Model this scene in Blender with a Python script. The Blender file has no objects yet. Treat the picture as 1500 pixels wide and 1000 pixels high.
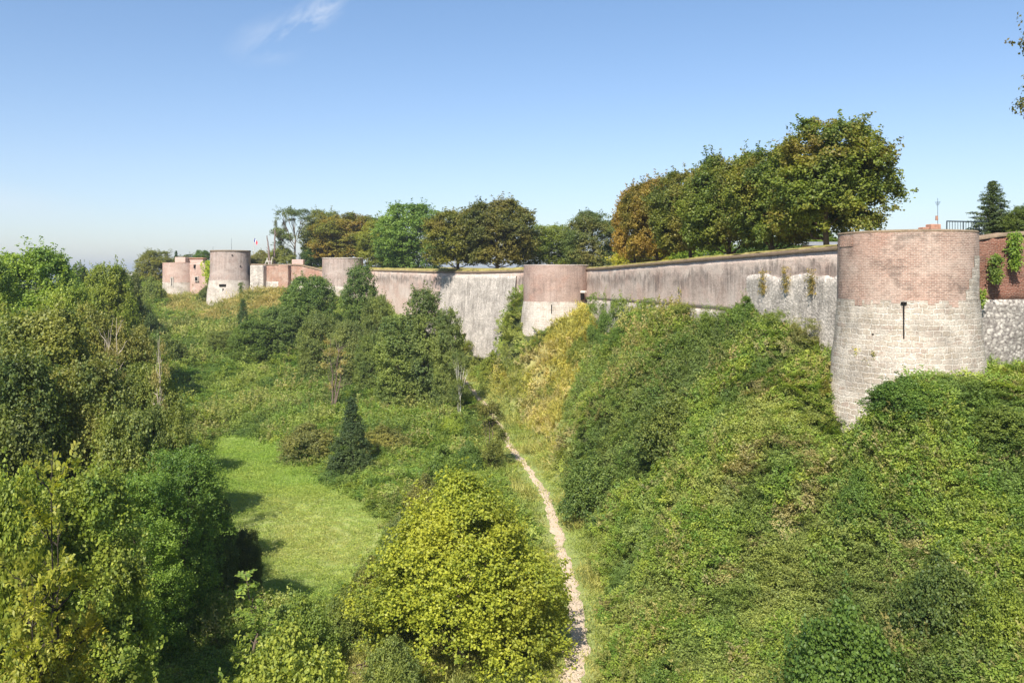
import bpy, math
import numpy as np
from mathutils import Vector
from mathutils.geometry import delaunay_2d_cdt

R = np.random.default_rng(11)
sc = bpy.context.scene
HAZE = .00028
F, CX, HY, CZ = 1250.0, 750.0, 402.0, 18.0      # focal length and horizon measured on the photo, eye height


def W(px, py, d):
    """a photo position at a surveyed distance -> a point of the place"""
    return ((px - CX) / F * d, d, CZ + (HY - py) / F * d)


def proj(x, y, z):
    yy = np.maximum(y, .1)
    return CX + F * x / yy, HY - F * (z - CZ) / yy


# ------------------------------------------------------------------ noise
def _h(i, j, k):
    n = (i * 374761393 + j * 668265263 + k * 2147483647 + 1013904223) & 0xffffffff
    n = ((n ^ (n >> 13)) * 1274126177) & 0xffffffff
    return ((n ^ (n >> 16)) & 0xffff) / 65535.0


def vnoise(p):
    p = np.asarray(p, float)
    i = np.floor(p).astype(np.int64)
    f = p - i
    f = f * f * (3 - 2 * f)
    r = 0
    for a in (0, 1):
        for b in (0, 1):
            for c in (0, 1):
                w = (f[:, 0] if a else 1 - f[:, 0]) * (f[:, 1] if b else 1 - f[:, 1]) * (f[:, 2] if c else 1 - f[:, 2])
                r = r + w * _h(i[:, 0] + a, i[:, 1] + b, i[:, 2] + c)
    return r


def fbm(p, o=3):
    p = np.asarray(p, float)
    s, a, t = 0, .5, 0
    for k in range(o):
        s = s + a * vnoise(p * 2 ** k + 17.3 * k)
        t += a
        a *= .5
    return s / t


def fb2(x, y, s, o=3, q=0.):
    return fbm(np.stack([np.asarray(x) / s, np.asarray(y) / s, np.full(np.shape(x), q)], 1), o)


def unit(v):
    return v / np.maximum(np.linalg.norm(v, axis=-1, keepdims=True), 1e-9)


def inpoly(px, py, poly):
    px, py = np.asarray(px, float), np.asarray(py, float)
    c = np.zeros(px.shape, bool)
    n = len(poly)
    for k in range(n):
        x0, y0 = poly[k]
        x1, y1 = poly[(k + 1) % n]
        if y0 == y1:
            continue
        m = (y0 > py) != (y1 > py)
        c ^= m & (px < (x1 - x0) * (py - y0) / (y1 - y0) + x0)
    return c


# ------------------------------------------------------------------ tags and objects
col = sc.collection


def tag(o, label=None, cat=None, group=None, kind=None):
    if label: o['label'] = label
    if cat: o['category'] = cat
    if group: o['group'] = group
    if kind: o['kind'] = kind
    return o


def link(name, me, parent=None, loc=None):
    o = bpy.data.objects.new(name, me)
    col.objects.link(o)
    if parent: o.parent = parent
    if loc is not None: o.location = loc
    return o


def empty(name, loc=(0, 0, 0), rz=0):
    o = bpy.data.objects.new(name, None)
    col.objects.link(o)
    o.location = loc
    o.rotation_euler = (0, 0, rz)
    o.empty_display_size = .3
    return o


def mesh(name, v, f, mat=None, uv=None, smooth=False, attrs=None):
    """v (N,3); f (M,4|3) array or list of lists"""
    me = bpy.data.meshes.new(name)
    v = np.asarray(v, np.float32)
    if isinstance(f, np.ndarray):
        m, k = f.shape
        me.vertices.add(len(v))
        me.vertices.foreach_set('co', v.ravel())
        me.loops.add(m * k)
        me.loops.foreach_set('vertex_index', f.astype(np.int32).ravel())
        me.polygons.add(m)
        me.polygons.foreach_set('loop_start', (np.arange(m) * k).astype(np.int32))
        try:
            me.polygons.foreach_set('loop_total', np.full(m, k, np.int32))
        except Exception:
            pass
    else:
        me.from_pydata([tuple(map(float, q)) for q in v], [], f)
    if uv is not None:
        me.update()
        vi = np.empty(len(me.loops), np.int32)
        me.loops.foreach_get('vertex_index', vi)
        u = me.uv_layers.new(name='UVMap')
        u.data.foreach_set('uv', np.asarray(uv, np.float32)[vi].ravel())
    if attrs:
        for an, (dom, typ, val) in attrs.items():
            a = me.attributes.new(an, typ, dom)
            a.data.foreach_set('value' if typ == 'FLOAT' else 'color', np.asarray(val, np.float32).ravel())
    if mat: me.materials.append(mat)
    me.update(calc_edges=True)
    me.validate()
    if smooth:
        me.polygons.foreach_set('use_smooth', np.ones(len(me.polygons), bool))
    return me


# ------------------------------------------------------------------ node helpers
class NT:
    def __init__(self, name, kind='mat'):
        self.m = bpy.data.materials.new(name)
        self.m.use_nodes = True
        self.t = self.m.node_tree
        self.t.nodes.clear()
        self.out = self.n('ShaderNodeOutputMaterial')

    def n(self, typ, **kw):
        q = self.t.nodes.new(typ)
        ins = kw.pop('ins', {})
        for k, v in kw.items(): setattr(q, k, v)
        for k, v in ins.items(): self.set(q, k, v)
        return q

    def set(self, q, k, v):
        s = q.inputs[k]
        if hasattr(v, 'links') or isinstance(v, bpy.types.NodeSocket):
            self.t.links.new(v, s)
        else:
            if isinstance(v, (tuple, list)) and len(v) == 3 and s.type == 'RGBA': v = (*v, 1)
            s.default_value = v

    def math(self, op, a, b=0., c=None, clamp=False):
        q = self.n('ShaderNodeMath', operation=op, use_clamp=clamp)
        self.set(q, 0, a); self.set(q, 1, b)
        if c is not None: self.set(q, 2, c)
        return q.outputs[0]

    def mix(self, f, a, b, mode='MIX'):
        q = self.n('ShaderNodeMix', data_type='RGBA', blend_type=mode, clamp_factor=True)
        self.set(q, 0, f); self.set(q, 6, a); self.set(q, 7, b)
        return q.outputs[2]

    def ramp(self, f, stops, interp='LINEAR'):
        q = self.n('ShaderNodeValToRGB')
        q.color_ramp.interpolation = interp
        e = q.color_ramp.elements
        while len(e) > 1: e.remove(e[-1])
        for i, (p, c) in enumerate(stops):
            if isinstance(c, (int, float)): c = (c, c, c)
            if i == 0:
                e[0].position = p
                e[0].color = (*c, 1)
            else:
                e.new(p).color = (*c, 1)
        self.set(q, 0, f)
        return q.outputs[0]

    def noise(self, vec, scale=1., detail=4., rough=.55, dist=0.):
        q = self.n('ShaderNodeTexNoise', ins={'Scale': scale, 'Detail': detail, 'Roughness': rough, 'Distortion': dist})
        if vec is not None: self.set(q, 'Vector', vec)
        return q.outputs[0]

    def mapping(self, vec, scale=(1, 1, 1), loc=(0, 0, 0)):
        q = self.n('ShaderNodeMapping', ins={'Scale': scale, 'Location': loc})
        self.set(q, 'Vector', vec)
        return q.outputs[0]

    def pbr(self, colr, rough=.8, spec=.3, normal=None, metal=0.):
        q = self.n('ShaderNodeBsdfPrincipled', ins={'Base Color': colr, 'Roughness': rough, 'Specular IOR Level': spec, 'Metallic': metal})
        if normal is not None: self.set(q, 'Normal', normal)
        return q.outputs[0]

    def bump(self, h, strength=.5, dist=.05):
        return self.n('ShaderNodeBump', ins={'Strength': strength, 'Distance': dist, 'Height': h}).outputs[0]

    def done(self, sh):
        self.t.links.new(sh, self.out.inputs[0])
        return self.m


def leaf_nodes(t, base, trans=.42, rough=.5):
    base = t.mix(1., base, (1.86, 1.68, 1.42), 'MULTIPLY')
    """leaf blade: reflecting and letting light through"""
    b = t.pbr(base, rough, .3)
    tc = t.mix(1., base, (1.4, 1.45, .6), 'MULTIPLY')
    tr = t.n('ShaderNodeBsdfTranslucent', ins={'Color': tc}).outputs[0]
    q = t.n('ShaderNodeMixShader', ins={0: trans})
    t.t.links.new(b, q.inputs[1]); t.t.links.new(tr, q.inputs[2])
    return q.outputs[0]


def leaf_material(name, autumn=(.21, .105, .03)):
    t = NT(name)
    oi = t.n('ShaderNodeObjectInfo')
    ti = t.n('ShaderNodeAttribute', attribute_name='tint').outputs['Fac']
    pa = t.n('ShaderNodeAttribute', attribute_name='patch').outputs['Fac']
    c = t.mix(ti, (.50, .62, .75), (1.62, 1.42, 1.1))
    c = t.mix(1., oi.outputs['Color'], c, 'MULTIPLY')
    am = t.math('MULTIPLY', pa, t.math('MULTIPLY', oi.outputs['Alpha'], .8))
    au = t.mix(ti, autumn, (.27, .21, .05))
    c = t.mix(am, c, au)
    return t.done(leaf_nodes(t, c))


def cover_material(name):
    t = NT(name)
    cc = t.n('ShaderNodeAttribute', attribute_name='ccol', attribute_type='INSTANCER').outputs['Color']
    ti = t.n('ShaderNodeAttribute', attribute_name='tint').outputs['Fac']
    c = t.mix(ti, (.6, .68, .75), (1.45, 1.32, 1.1))
    c = t.mix(1., cc, c, 'MULTIPLY')
    return t.done(leaf_nodes(t, c, .38, .55))


def plain(name, c, rough=.8, spec=.3, metal=0, var=.25, scale=3.):
    t = NT(name)
    tc = t.n('ShaderNodeTexCoord').outputs['Object']
    n = t.noise(tc, scale, 5)
    lo = tuple(k * (1 - var) for k in c)
    hi = tuple(min(1, k * (1 + var)) for k in c)
    return t.done(t.pbr(t.ramp(n, [(.3, lo), (.7, hi)]), rough, spec, t.bump(n, .3, .02), metal))


M = {}
M['leaf'] = leaf_material('leaf')
M['needle'] = leaf_material('needle')
M['cover'] = cover_material('ground_cover_leaf')


def bark_mat():
    t = NT('bark')
    tc = t.n('ShaderNodeTexCoord').outputs['Object']
    n = t.noise(t.mapping(tc, (6, 6, 1.2)), 2., 6, .65)
    oi = t.n('ShaderNodeObjectInfo').outputs['Color']
    c = t.mix(1., oi, t.ramp(n, [(.3, .45), (.65, 1.25)]), 'MULTIPLY')
    return t.done(t.pbr(c, .9, .15, t.bump(n, .8, .04)))


M['bark'] = bark_mat()
M['void'] = plain('opening_shade', (.018, .016, .015), 1, 0)  # near-black coat on solid boxes, standing for the shade inside openings
M['iron'] = plain('painted_iron', (.03, .045, .06), .5, .5)
M['wood'] = plain('weathered_wood', (.20, .15, .12), .9)
M['plaster'] = plain('pale_concrete', (.55, .50, .44), .9, var=.12)
M['plaster_earth'] = plain('chalky_earth', (.40, .31, .21), .95, .1, var=.3)
M['slate'] = plain('grey_roof', (.22, .23, .26), .7, var=.15)
M['terracotta'] = plain('terracotta', (.36, .19, .13), .9)
M['pink_render'] = plain('pink_render', (.50, .34, .29), .9, var=.12)


def brick_mat(name, c1, c2, mortar, bw=.24, rh=.085, stain=.5, pale=.5, streak=0., band=None, warm=(.5, .24, .16), lich=.5, ruin=0.):
    """brick courses laid in metres of the wall's own UV, with weathering patches of their own shape"""
    t = NT(name)
    uv = t.n('ShaderNodeUVMap', uv_map='UVMap').outputs[0]
    wob = t.n('ShaderNodeTexNoise', ins={'Vector': uv, 'Scale': 3., 'Detail': 2.})
    w2 = t.n('ShaderNodeVectorMath', operation='SCALE', ins={0: wob.outputs['Color'], 'Scale': .035 + .12 * ruin})
    vec = t.n('ShaderNodeVectorMath', operation='ADD', ins={0: uv, 1: w2.outputs[0]}).outputs[0]
    b = t.n('ShaderNodeTexBrick', offset=.5, ins={'Vector': vec, 'Color1': c1, 'Color2': c2, 'Mortar': mortar, 'Scale': 1., 'Mortar Size': .011,
            'Mortar Smooth': .35, 'Bias': 0., 'Brick Width': bw, 'Row Height': rh})
    c = b.outputs['Color']
    # single odd bricks
    v = t.n('ShaderNodeTexVoronoi', ins={'Vector': t.mapping(uv, (4.2, 11.8, 1)), 'Scale': 1.})
    c = t.mix(t.math('MULTIPLY', t.ramp(v.outputs['Color'], [(.55, 0), (.95, 1)]), .4), c, tuple(k * .45 for k in c1))
    big = t.noise(uv, .42, 6, .62)
    c = t.mix(t.math('MULTIPLY', t.ramp(big, [(.45, 0), (.7, 1)]), pale), c, mortar)
    b2 = t.noise(t.mapping(uv, (1, 1, 1), (31, 7, 0)), .33, 6, .65)
    c = t.mix(t.math('MULTIPLY', t.ramp(b2, [(.5, 0), (.66, 1)]), .6 * lich), c, warm)
    b3 = t.noise(t.mapping(uv, (1, 1.2, 1), (3, 77, 0)), .8, 8, .7)
    c = t.mix(t.math('MULTIPLY', t.ramp(b3, [(.52, 0), (.7, 1)]), stain), c, (.075, .06, .05))
    if streak:
        s = t.noise(t.mapping(uv, (2.6, .16, 1)), 1., 5, .7)
        s2 = t.noise(t.mapping(uv, (.22, .4, 1), (9, 4, 0)), 1., 4, .6)
        sm = t.math('MULTIPLY', t.ramp(s, [(.40, 0), (.60, 1)]), t.ramp(s2, [(.36, .05), (.58, 1)]))
        if band:
            z = t.n('ShaderNodeSeparateXYZ', ins={0: t.n('ShaderNodeUVMap', uv_map='Band').outputs[0]}).outputs[1]
            wv = t.math('ADD', z, t.math('MULTIPLY', t.math('SUBTRACT', t.noise(t.mapping(uv, (.9, .5, 1)), 1., 5, .7), .5), .9))
            sm = t.math('MULTIPLY', t.math('ADD', sm, t.math('MULTIPLY', t.ramp(s2, [(.34, .1), (.52, 1)]), .55)), t.ramp(wv, [(0., 0), (band[0], 0.), (band[1], 1), (band[2], .3), (1., .05)]), clamp=True)
        c = t.mix(t.math('MULTIPLY', sm, streak), c, (.085, .07, .062))
    hs = t.noise(uv, 7., 6, .7)
    c = t.mix(.5, c, t.mix(1., c, t.ramp(hs, [(.3, .45), (.7, 1.45)]), 'MULTIPLY'))
    hgt = t.math('ADD', t.math('MULTIPLY', b.outputs['Fac'], -1.), t.math('MULTIPLY', hs, 1.5 + 2 * ruin))
    return t.done(t.pbr(c, .92, .15, t.bump(hgt, .6, .03 + .06 * ruin)))


def stone_mat(name, c1, c2, mortar, bw=.46, rh=.27, dirt=.4, streak=0., rubble=False, ms=.028):
    t = NT(name)
    uv = t.n('ShaderNodeUVMap', uv_map='UVMap').outputs[0]
    wob = t.n('ShaderNodeTexNoise', ins={'Vector': uv, 'Scale': 2.2, 'Detail': 3.})
    w2 = t.n('ShaderNodeVectorMath', operation='SCALE', ins={0: wob.outputs['Color'], 'Scale': .27})
    vec = t.n('ShaderNodeVectorMath', operation='ADD', ins={0: uv, 1: w2.outputs[0]}).outputs[0]
    if rubble:
        v1 = t.n('ShaderNodeTexVoronoi', feature='SMOOTH_F1', ins={'Vector': t.mapping(vec, (1, 1.35, 1)), 'Scale': 1 / bw, 'Smoothness': .35})
        v2 = t.n('ShaderNodeTexVoronoi', ins={'Vector': t.mapping(vec, (1, 1.35, 1)), 'Scale': 1 / bw})
        cell = t.n('ShaderNodeSeparateXYZ', ins={0: v2.outputs['Color']}).outputs[0]
        c = t.ramp(cell, [(0, tuple(k * .62 for k in c1)), (.35, c2), (.7, c1), (1, tuple(k * 1.15 for k in c1))])
        edge = t.math('MULTIPLY', t.ramp(v1.outputs['Distance'], [(.38, 0), (.62, 1)]), t.ramp(t.noise(uv, 5., 4), [(.35, .25), (.65, 1)]))
        c = t.mix(edge, c, mortar)
        hh = t.math('SUBTRACT', 1., edge)
    else:
        # rows of blocks, irregular: per-row jittered bricks
        b = t.n('ShaderNodeTexBrick', offset=.45, squash=1.3, squash_frequency=3, ins={'Vector': vec, 'Color1': c1, 'Color2': c2, 'Mortar': mortar,
                'Scale': 1., 'Mortar Size': ms, 'Mortar Smooth': .45, 'Bias': 0., 'Brick Width': bw, 'Row Height': rh})
        c = b.outputs['Color']
        v2 = t.n('ShaderNodeTexVoronoi', ins={'Vector': t.mapping(vec, (1 / bw, 1 / rh, 1)), 'Scale': .9})
        cell = t.n('ShaderNodeSeparateXYZ', ins={0: v2.outputs['Color']}).outputs[0]
        c = t.mix(t.math('MULTIPLY', t.ramp(cell, [(.6, 0), (1, 1)]), .6), c, (.36, .29, .21))
        c = t.mix(t.math('MULTIPLY', t.ramp(cell, [(0, 1), (.2, 0)]), .5), c, (.30, .19, .14))
        c = t.mix(b.outputs['Fac'], c, mortar)
        hh = t.math('SUBTRACT', 1., b.outputs['Fac'])
    n1 = t.noise(uv, .5, 7, .65)
    c = t.mix(t.math('MULTIPLY', t.ramp(n1, [(.46, 0), (.68, 1)]), dirt), c, (.14, .12, .10))
    if streak:
        s = t.noise(t.mapping(uv, (2.2, .14, 1)), 1., 6, .7)
        s2 = t.noise(t.mapping(uv, (.2, .3, 1), (5, 2, 0)), 1., 3, .6)
        c = t.mix(t.math('MULTIPLY', t.math('MULTIPLY', t.ramp(s, [(.42, 0), (.62, 1)]), t.ramp(s2, [(.35, .2), (.6, 1)])), streak), c, (.10, .088, .08))
    hs = t.noise(uv, 9., 7, .7)
    c = t.mix(.35 if rubble else .55, c, t.mix(1., c, t.ramp(hs, [(.3, .35), (.7, 1.5)]), 'MULTIPLY'))
    hgt = t.math('ADD', hh, t.math('MULTIPLY', hs, 1.2))
    return t.done(t.pbr(c, .95, .12, t.bump(hgt, .5 if rubble else .8, .03 if rubble else .05)))


M['brick_near'] = brick_mat('pink_brick_near', (.40, .25, .19), (.27, .17, .13), (.56, .46, .38), stain=.75, pale=.55, warm=(.45, .24, .17), lich=.6)
M['brick_long'] = brick_mat('pale_pink_brick', (.62, .47, .39), (.54, .40, .33), (.70, .60, .52), stain=.15, pale=.7, streak=.68, band=(.10, .24, .55))
M['brick_mid'] = brick_mat('pink_brick_mid', (.42, .28, .225), (.34, .225, .18), (.54, .43, .37), stain=.35, pale=.45, streak=.35)
M['brick_far'] = brick_mat('grey_pink_brick', (.44, .33, .28), (.37, .27, .225), (.55, .48, .43), stain=.4, pale=.6, streak=.4, lich=.3)
M['brick_red'] = brick_mat('orange_brick_ruin', (.46, .25, .17), (.38, .20, .14), (.60, .48, .39), stain=.45, pale=.75, streak=.2, ruin=.6)
M['brick_ruin'] = brick_mat('dark_red_brick_ruin', (.25, .09, .055), (.19, .07, .045), (.42, .29, .22), stain=.7, pale=.3, ruin=1., warm=(.30, .12, .07))
M['stone_near'] = stone_mat('cut_limestone', (.42, .355, .285), (.53, .465, .385), (.66, .59, .50), dirt=.5, streak=.15)
M['stone_pale'] = stone_mat('pale_limestone', (.52, .455, .385), (.59, .52, .445), (.66, .59, .52), dirt=.35, streak=.3)
M['stone_rough'] = stone_mat('rough_grey_stone', (.66, .58, .50), (.50, .44, .38), (.42, .37, .32), bw=.17, dirt=.5, streak=.55, rubble=True)
M['flint'] = stone_mat('flint_rubble', (.46, .42, .37), (.28, .25, .22), (.13, .11, .10), bw=.2, dirt=.4, rubble=True)
M['coping'] = brick_mat('mossy_coping_brick', (.20, .14, .09), (.26, .17, .11), (.30, .25, .18), stain=.5, pale=.1, warm=(.22, .17, .06))


def moss_mat():
    t = NT('moss_and_dry_turf')
    tc = t.n('ShaderNodeTexCoord').outputs['Object']
    n = t.noise(tc, 1.4, 7, .7)
    c = t.ramp(n, [(.3, (.13, .12, .035)), (.5, (.26, .22, .07)), (.7, (.36, .29, .13))])
    return t.done(t.pbr(c, .95, .1, t.bump(t.noise(tc, 9, 5, .7), .8, .06)))


M['moss'] = moss_mat()

# ------------------------------------------------------------------ terrain surface
PATH_PX = [(838, 1180, -17), (845, 1060, -17), (835, 1000, -17), (848, 945, -17), (843, 890, -17), (835, 850, -17), (819, 790, -16.9), (800, 725, -16.6), (770, 682, -16.2),
           (746, 652, -15.9), (734, 628, -15.5), (716, 600, -14.9), (700, 582, -14.4), (687, 566, -13.8), (679, 556, -13.4), (672, 545, -12.9)]
PATH = np.array([W(px, py, -z * F / (py - HY)) for px, py, z in PATH_PX])
ctl = [tuple(p) for p in PATH[::2]]
for px, py, z in [(905, 1000, -17), (878, 860, -16.9), (852, 780, -16.6), (805, 660, -15.9), (765, 612, -15.0), (724, 562, -13.4),      # foot of the rampart bank
                  (300, 650, -17.3), (420, 652, -17.3), (480, 850, -17.4), (580, 772, -17.3), (380, 790, -17.4), (470, 705, -17.3), (540, 900, -17.3), (350, 700, -17.3),   # lawn
                  (620, 700, -16.6), (510, 640, -16.1), (440, 620, -16.2), (660, 625, -15.6), (640, 760, -17)]:
    ctl.append(W(px, py, -z * F / (py - HY)))
for px, py, d, h in [(300, 605, 98, .8), (200, 560, 108, 1), (350, 520, 125, 1), (250, 480, 148, 1), (298, 452, 163, .2), (240, 434, 182, .2), (380, 424, 163, .5), (425, 424, 160, .6),
                     (330, 470, 150, .2), (400, 440, 155, .2), (440, 432, 160, .5), (500, 450, 148, 1), (450, 500, 130, 1), (560, 500, 128, 1), (560, 590, 98, 1), (620, 565, 105, 1), (640, 500, 121, 1),
                     (690, 497, 117, .5), (740, 478, 104, .6), (762, 506, 96.5, .8), (800, 484, 94.5, 1.0), (830, 466, 95, .9), (868, 452, 95, .8), (950, 452, 77, .6), (1000, 453, 69, .6), (1100, 462, 57, .6),
                     (1200, 492, 48, .6), (1207, 640, 41.5, 1.4), (1216, 640, 40.5, 1.3), (1290, 583, 40, 1.1), (1360, 548, 40.6, .9), (1430, 526, 42.5, 1.1), (1500, 520, 46, 1.), (1600, 522, 47, 1.)]:
    x, y, z = W(px, py, d)
    ctl.append((x, y, z - h))
ctl += [(21, 34, 9.3), (15, 25, 5.4), (25, 38, 11.8), (20, 14, 9), (30, 28, 12), (10, 18, 3.0), (10.5, 30, 3.2), (0, 10, 1), (0, 22, 1), (-10, 22, 2), (-10, 8, 3), (8, 6, 3), (40, 40, 13), (45, 20, 14),
        (-22, 26, 3), (-32, 34, 6), (-45, 40, 9), (-26, 60, 3.5), (-38, 66, 6), (-60, 62, 10), (-42, 90, 6.5), (-60, 110, 8.5), (-50, 140, 8.5), (-62, 160, 10), (-86, 176, 12.5), (-82, 190, 15.6), (-90, 200, 14.5), (-66, 200, 12),
        (-90, 60, 10), (-90, 120, 10), (-60, 20, 9), (-30, 15, 5), (-110, 200, 11), (14.6, 41.5, 9.4), (15.6, 44, 10.3), (16.4, 41, 8.0), (12.5, 38, 6.6)]
for x, y in [(14, 100), (20, 80), (25, 62), (36, 62), (50, 62), (10, 120), (-4, 135), (-20, 165), (-30, 175), (-45, 185), (-60, 205), (20, 140), (45, 100), (0, 190), (50, 160), (-30, 210)]:
    ctl.append((x, y, 13.6))
ctl = np.array(ctl)


def path_dist(x, y):
    x, y = np.asarray(x), np.asarray(y)
    best = np.full(x.shape, 1e9)
    for a, b in zip(PATH[:-1], PATH[1:]):
        vx, vy = b[0] - a[0], b[1] - a[1]
        t = np.clip(((x - a[0]) * vx + (y - a[1]) * vy) / (vx * vx + vy * vy), 0, 1)
        best = np.minimum(best, np.hypot(x - a[0] - t * vx, y - a[1] - t * vy))
    return best


def tps(P, lam=.02):
    n = len(P)
    d = np.linalg.norm(P[:, None, :2] - P[None, :, :2], axis=2)
    K = -np.sqrt(d * d + 6.) + lam * np.eye(n)
    A = np.zeros((n + 3, n + 3))
    A[:n, :n] = K
    A[:n, n] = 1; A[:n, n + 1:] = P[:, :2]
    A[n:, :n] = A[:n, n:].T
    w = np.linalg.solve(A, np.concatenate([P[:, 2], [0, 0, 0]]))

    def ev(x, y):
        x, y = np.asarray(x, float), np.asarray(y, float)
        out = w[n] + w[n + 1] * x + w[n + 2] * y
        for k in range(n):
            r2 = (x - P[k, 0]) ** 2 + (y - P[k, 1]) ** 2
            out = out - w[k] * np.sqrt(r2 + 6.)
        return out
    return ev


_t = tps(ctl)


def ground(x, y):
    x, y = np.atleast_1d(np.asarray(x, float)), np.atleast_1d(np.asarray(y, float))
    cx, cy = np.clip(x, -95, 55), np.clip(y, 2, 212)
    z = _t(cx, cy)
    dd = np.hypot(x - cx, y - cy)
    k = np.clip(dd / 120, 0, 1)
    z = z * (1 - k) + (4.0 + 7 * fb2(x, y, 300., 2) * np.clip(dd / 900, 0, 1)) * k
    k = 1 - np.clip((path_dist(x, y) - .9) / 3.2, 0, 1)
    zp = np.interp(y, PATH[:, 1], PATH[:, 2])
    z = np.where((y > 20) & (y < 113), z + (zp - z) * (k * k * (3 - 2 * k)), z)
    z = z + (fb2(x, y, 3.2, 3) - .5) * .28 * np.clip((z - 2.2) / 2, 0, 1)
    return np.minimum(z, 15.4)


# zones (outlines surveyed from the eye point, then fixed to the ground)
LAWN = [(296, 640), (345, 634), (415, 650), (440, 672), (480, 706), (530, 732), (578, 768), (566, 800), (545, 838), (520, 870), (480, 900), (380, 900), (330, 800), (300, 720), (280, 680)]
STRIP = [(668, 540), (704, 556), (735, 574), (764, 610), (806, 655), (832, 690), (858, 742), (882, 800), (896, 870), (900, 1000), (915, 1400), (470, 1400), (470, 960), (560, 930), (780, 930), (795, 860),
         (780, 780), (755, 740), (728, 705), (712, 665), (712, 625), (700, 606), (680, 585), (664, 556)]
YGRASS = [(724, 562), (745, 600), (790, 650), (815, 676), (834, 622), (860, 560), (874, 505), (905, 478), (908, 450), (850, 458), (795, 495), (750, 535)]
DRYFAR = [(300, 447), (345, 425), (375, 416), (430, 414), (434, 438), (402, 460), (345, 482), (292, 478)]
DRYFAR2 = [(228, 440), (262, 425), (300, 436), (300, 462), (262, 472), (240, 462)]


def axis(a, b, step, far, n):
    inner = np.arange(a, b + .01, step)
    g = np.geomspace(step * 2, far, n)
    return np.concatenate([(a - g)[::-1], inner, b + g])


def terrain():
    xs = axis(-75, 48, .7, 3500, 26)
    ys = np.concatenate([[-400, -100, -30, -8], np.arange(0, 205, .8), 205 + np.geomspace(2, 5200, 30)])
    X, Y = np.meshgrid(xs, ys)
    x, y = X.ravel(), Y.ravel()
    z = ground(x, y)
    ny, nx = X.shape
    i = np.arange(ny * nx).reshape(ny, nx)
    f = np.stack([i[:-1, :-1].ravel(), i[:-1, 1:].ravel(), i[1:, 1:].ravel(), i[1:, :-1].ravel()], 1)
    px, py = proj(x, y, z)
    vis = y > 12
    lawn = inpoly(px, py, LAWN) & vis
    strip = inpoly(px, py, STRIP) & vis
    dry = (inpoly(px, py, DRYFAR) | inpoly(px, py, DRYFAR2) | inpoly(px, py, YGRASS)) & vis
    c = np.zeros((len(x), 4), np.float32)
    c[:, 3] = 1
    c[:, 0] = lawn; c[:, 1] = strip; c[:, 2] = dry
    t = NT('ground_surface')
    tc = t.n('ShaderNodeTexCoord').outputs['Object']
    zn = t.n('ShaderNodeSeparateXYZ', ins={0: t.n('ShaderNodeAttribute', attribute_name='zone').outputs['Vector']})
    n1 = t.noise(tc, .6, 6, .65)
    n2 = t.noise(tc, 5., 6, .7)
    soil = t.ramp(n1, [(.3, (.035, .05, .015)), (.7, (.075, .085, .03))])
    # mown turf: swirls left by the mower and dry patches
    sw = t.n('ShaderNodeTexWave', wave_type='RINGS', rings_direction='Z', ins={'Vector': t.mapping(tc, (1, 1, 0), (14.2, -56., 0)), 'Scale': .33, 'Distortion': 3.5, 'Detail': 3., 'Detail Scale': 1.4}).outputs[1]
    cen = t.n('ShaderNodeVectorMath', operation='DISTANCE', ins={0: tc, 1: (-14.0, 56., .7)}).outputs['Value']
    cm = t.ramp(t.math('ADD', t.math('DIVIDE', cen, 24.), t.math('MULTIPLY', t.math('SUBTRACT', n1, .5), .5)), [(.1, 1), (.6, 0)])
    g1 = t.ramp(t.noise(tc, .22, 5, .6), [(.3, (.17, .25, .05)), (.5, (.22, .29, .07)), (.72, (.27, .33, .10))])
    g1 = t.mix(t.math('MULTIPLY', t.math('MULTIPLY', cm, sw), .75), g1, (.42, .42, .17))
    g1 = t.mix(t.math('MULTIPLY', cm, .3), g1, (.34, .38, .13))
    g1 = t.mix(.55, g1, t.mix(1., g1, t.ramp(n2, [(.3, .5), (.7, 1.45)]), 'MULTIPLY'))
    g2 = t.ramp(n1, [(.3, (.17, .22, .06)), (.5, (.24, .28, .09)), (.72, (.32, .33, .13))])
    g2 = t.mix(.5, g2, t.mix(1., g2, t.ramp(n2, [(.3, .5), (.7, 1.4)]), 'MULTIPLY'))
    g3 = t.ramp(n1, [(.3, (.20, .21, .06)), (.6, (.33, .30, .12)), (.75, (.42, .34, .2))])
    cc = t.mix(zn.outputs[2], soil, g3)
    cc = t.mix(zn.outputs[1], cc, g2)
    cc = t.mix(zn.outputs[0], cc, g1)
    m = t.done(t.pbr(cc, .95, .1, t.bump(t.math('ADD', n2, t.noise(tc, 18, 5, .7)), .5, .08)))
    me = mesh('ground', np.stack([x, y, z], 1), f, m, smooth=True, attrs={'zone': ('POINT', 'FLOAT_COLOR', c)})
    tag(link('ground', me), kind='structure')


terrain()


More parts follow.
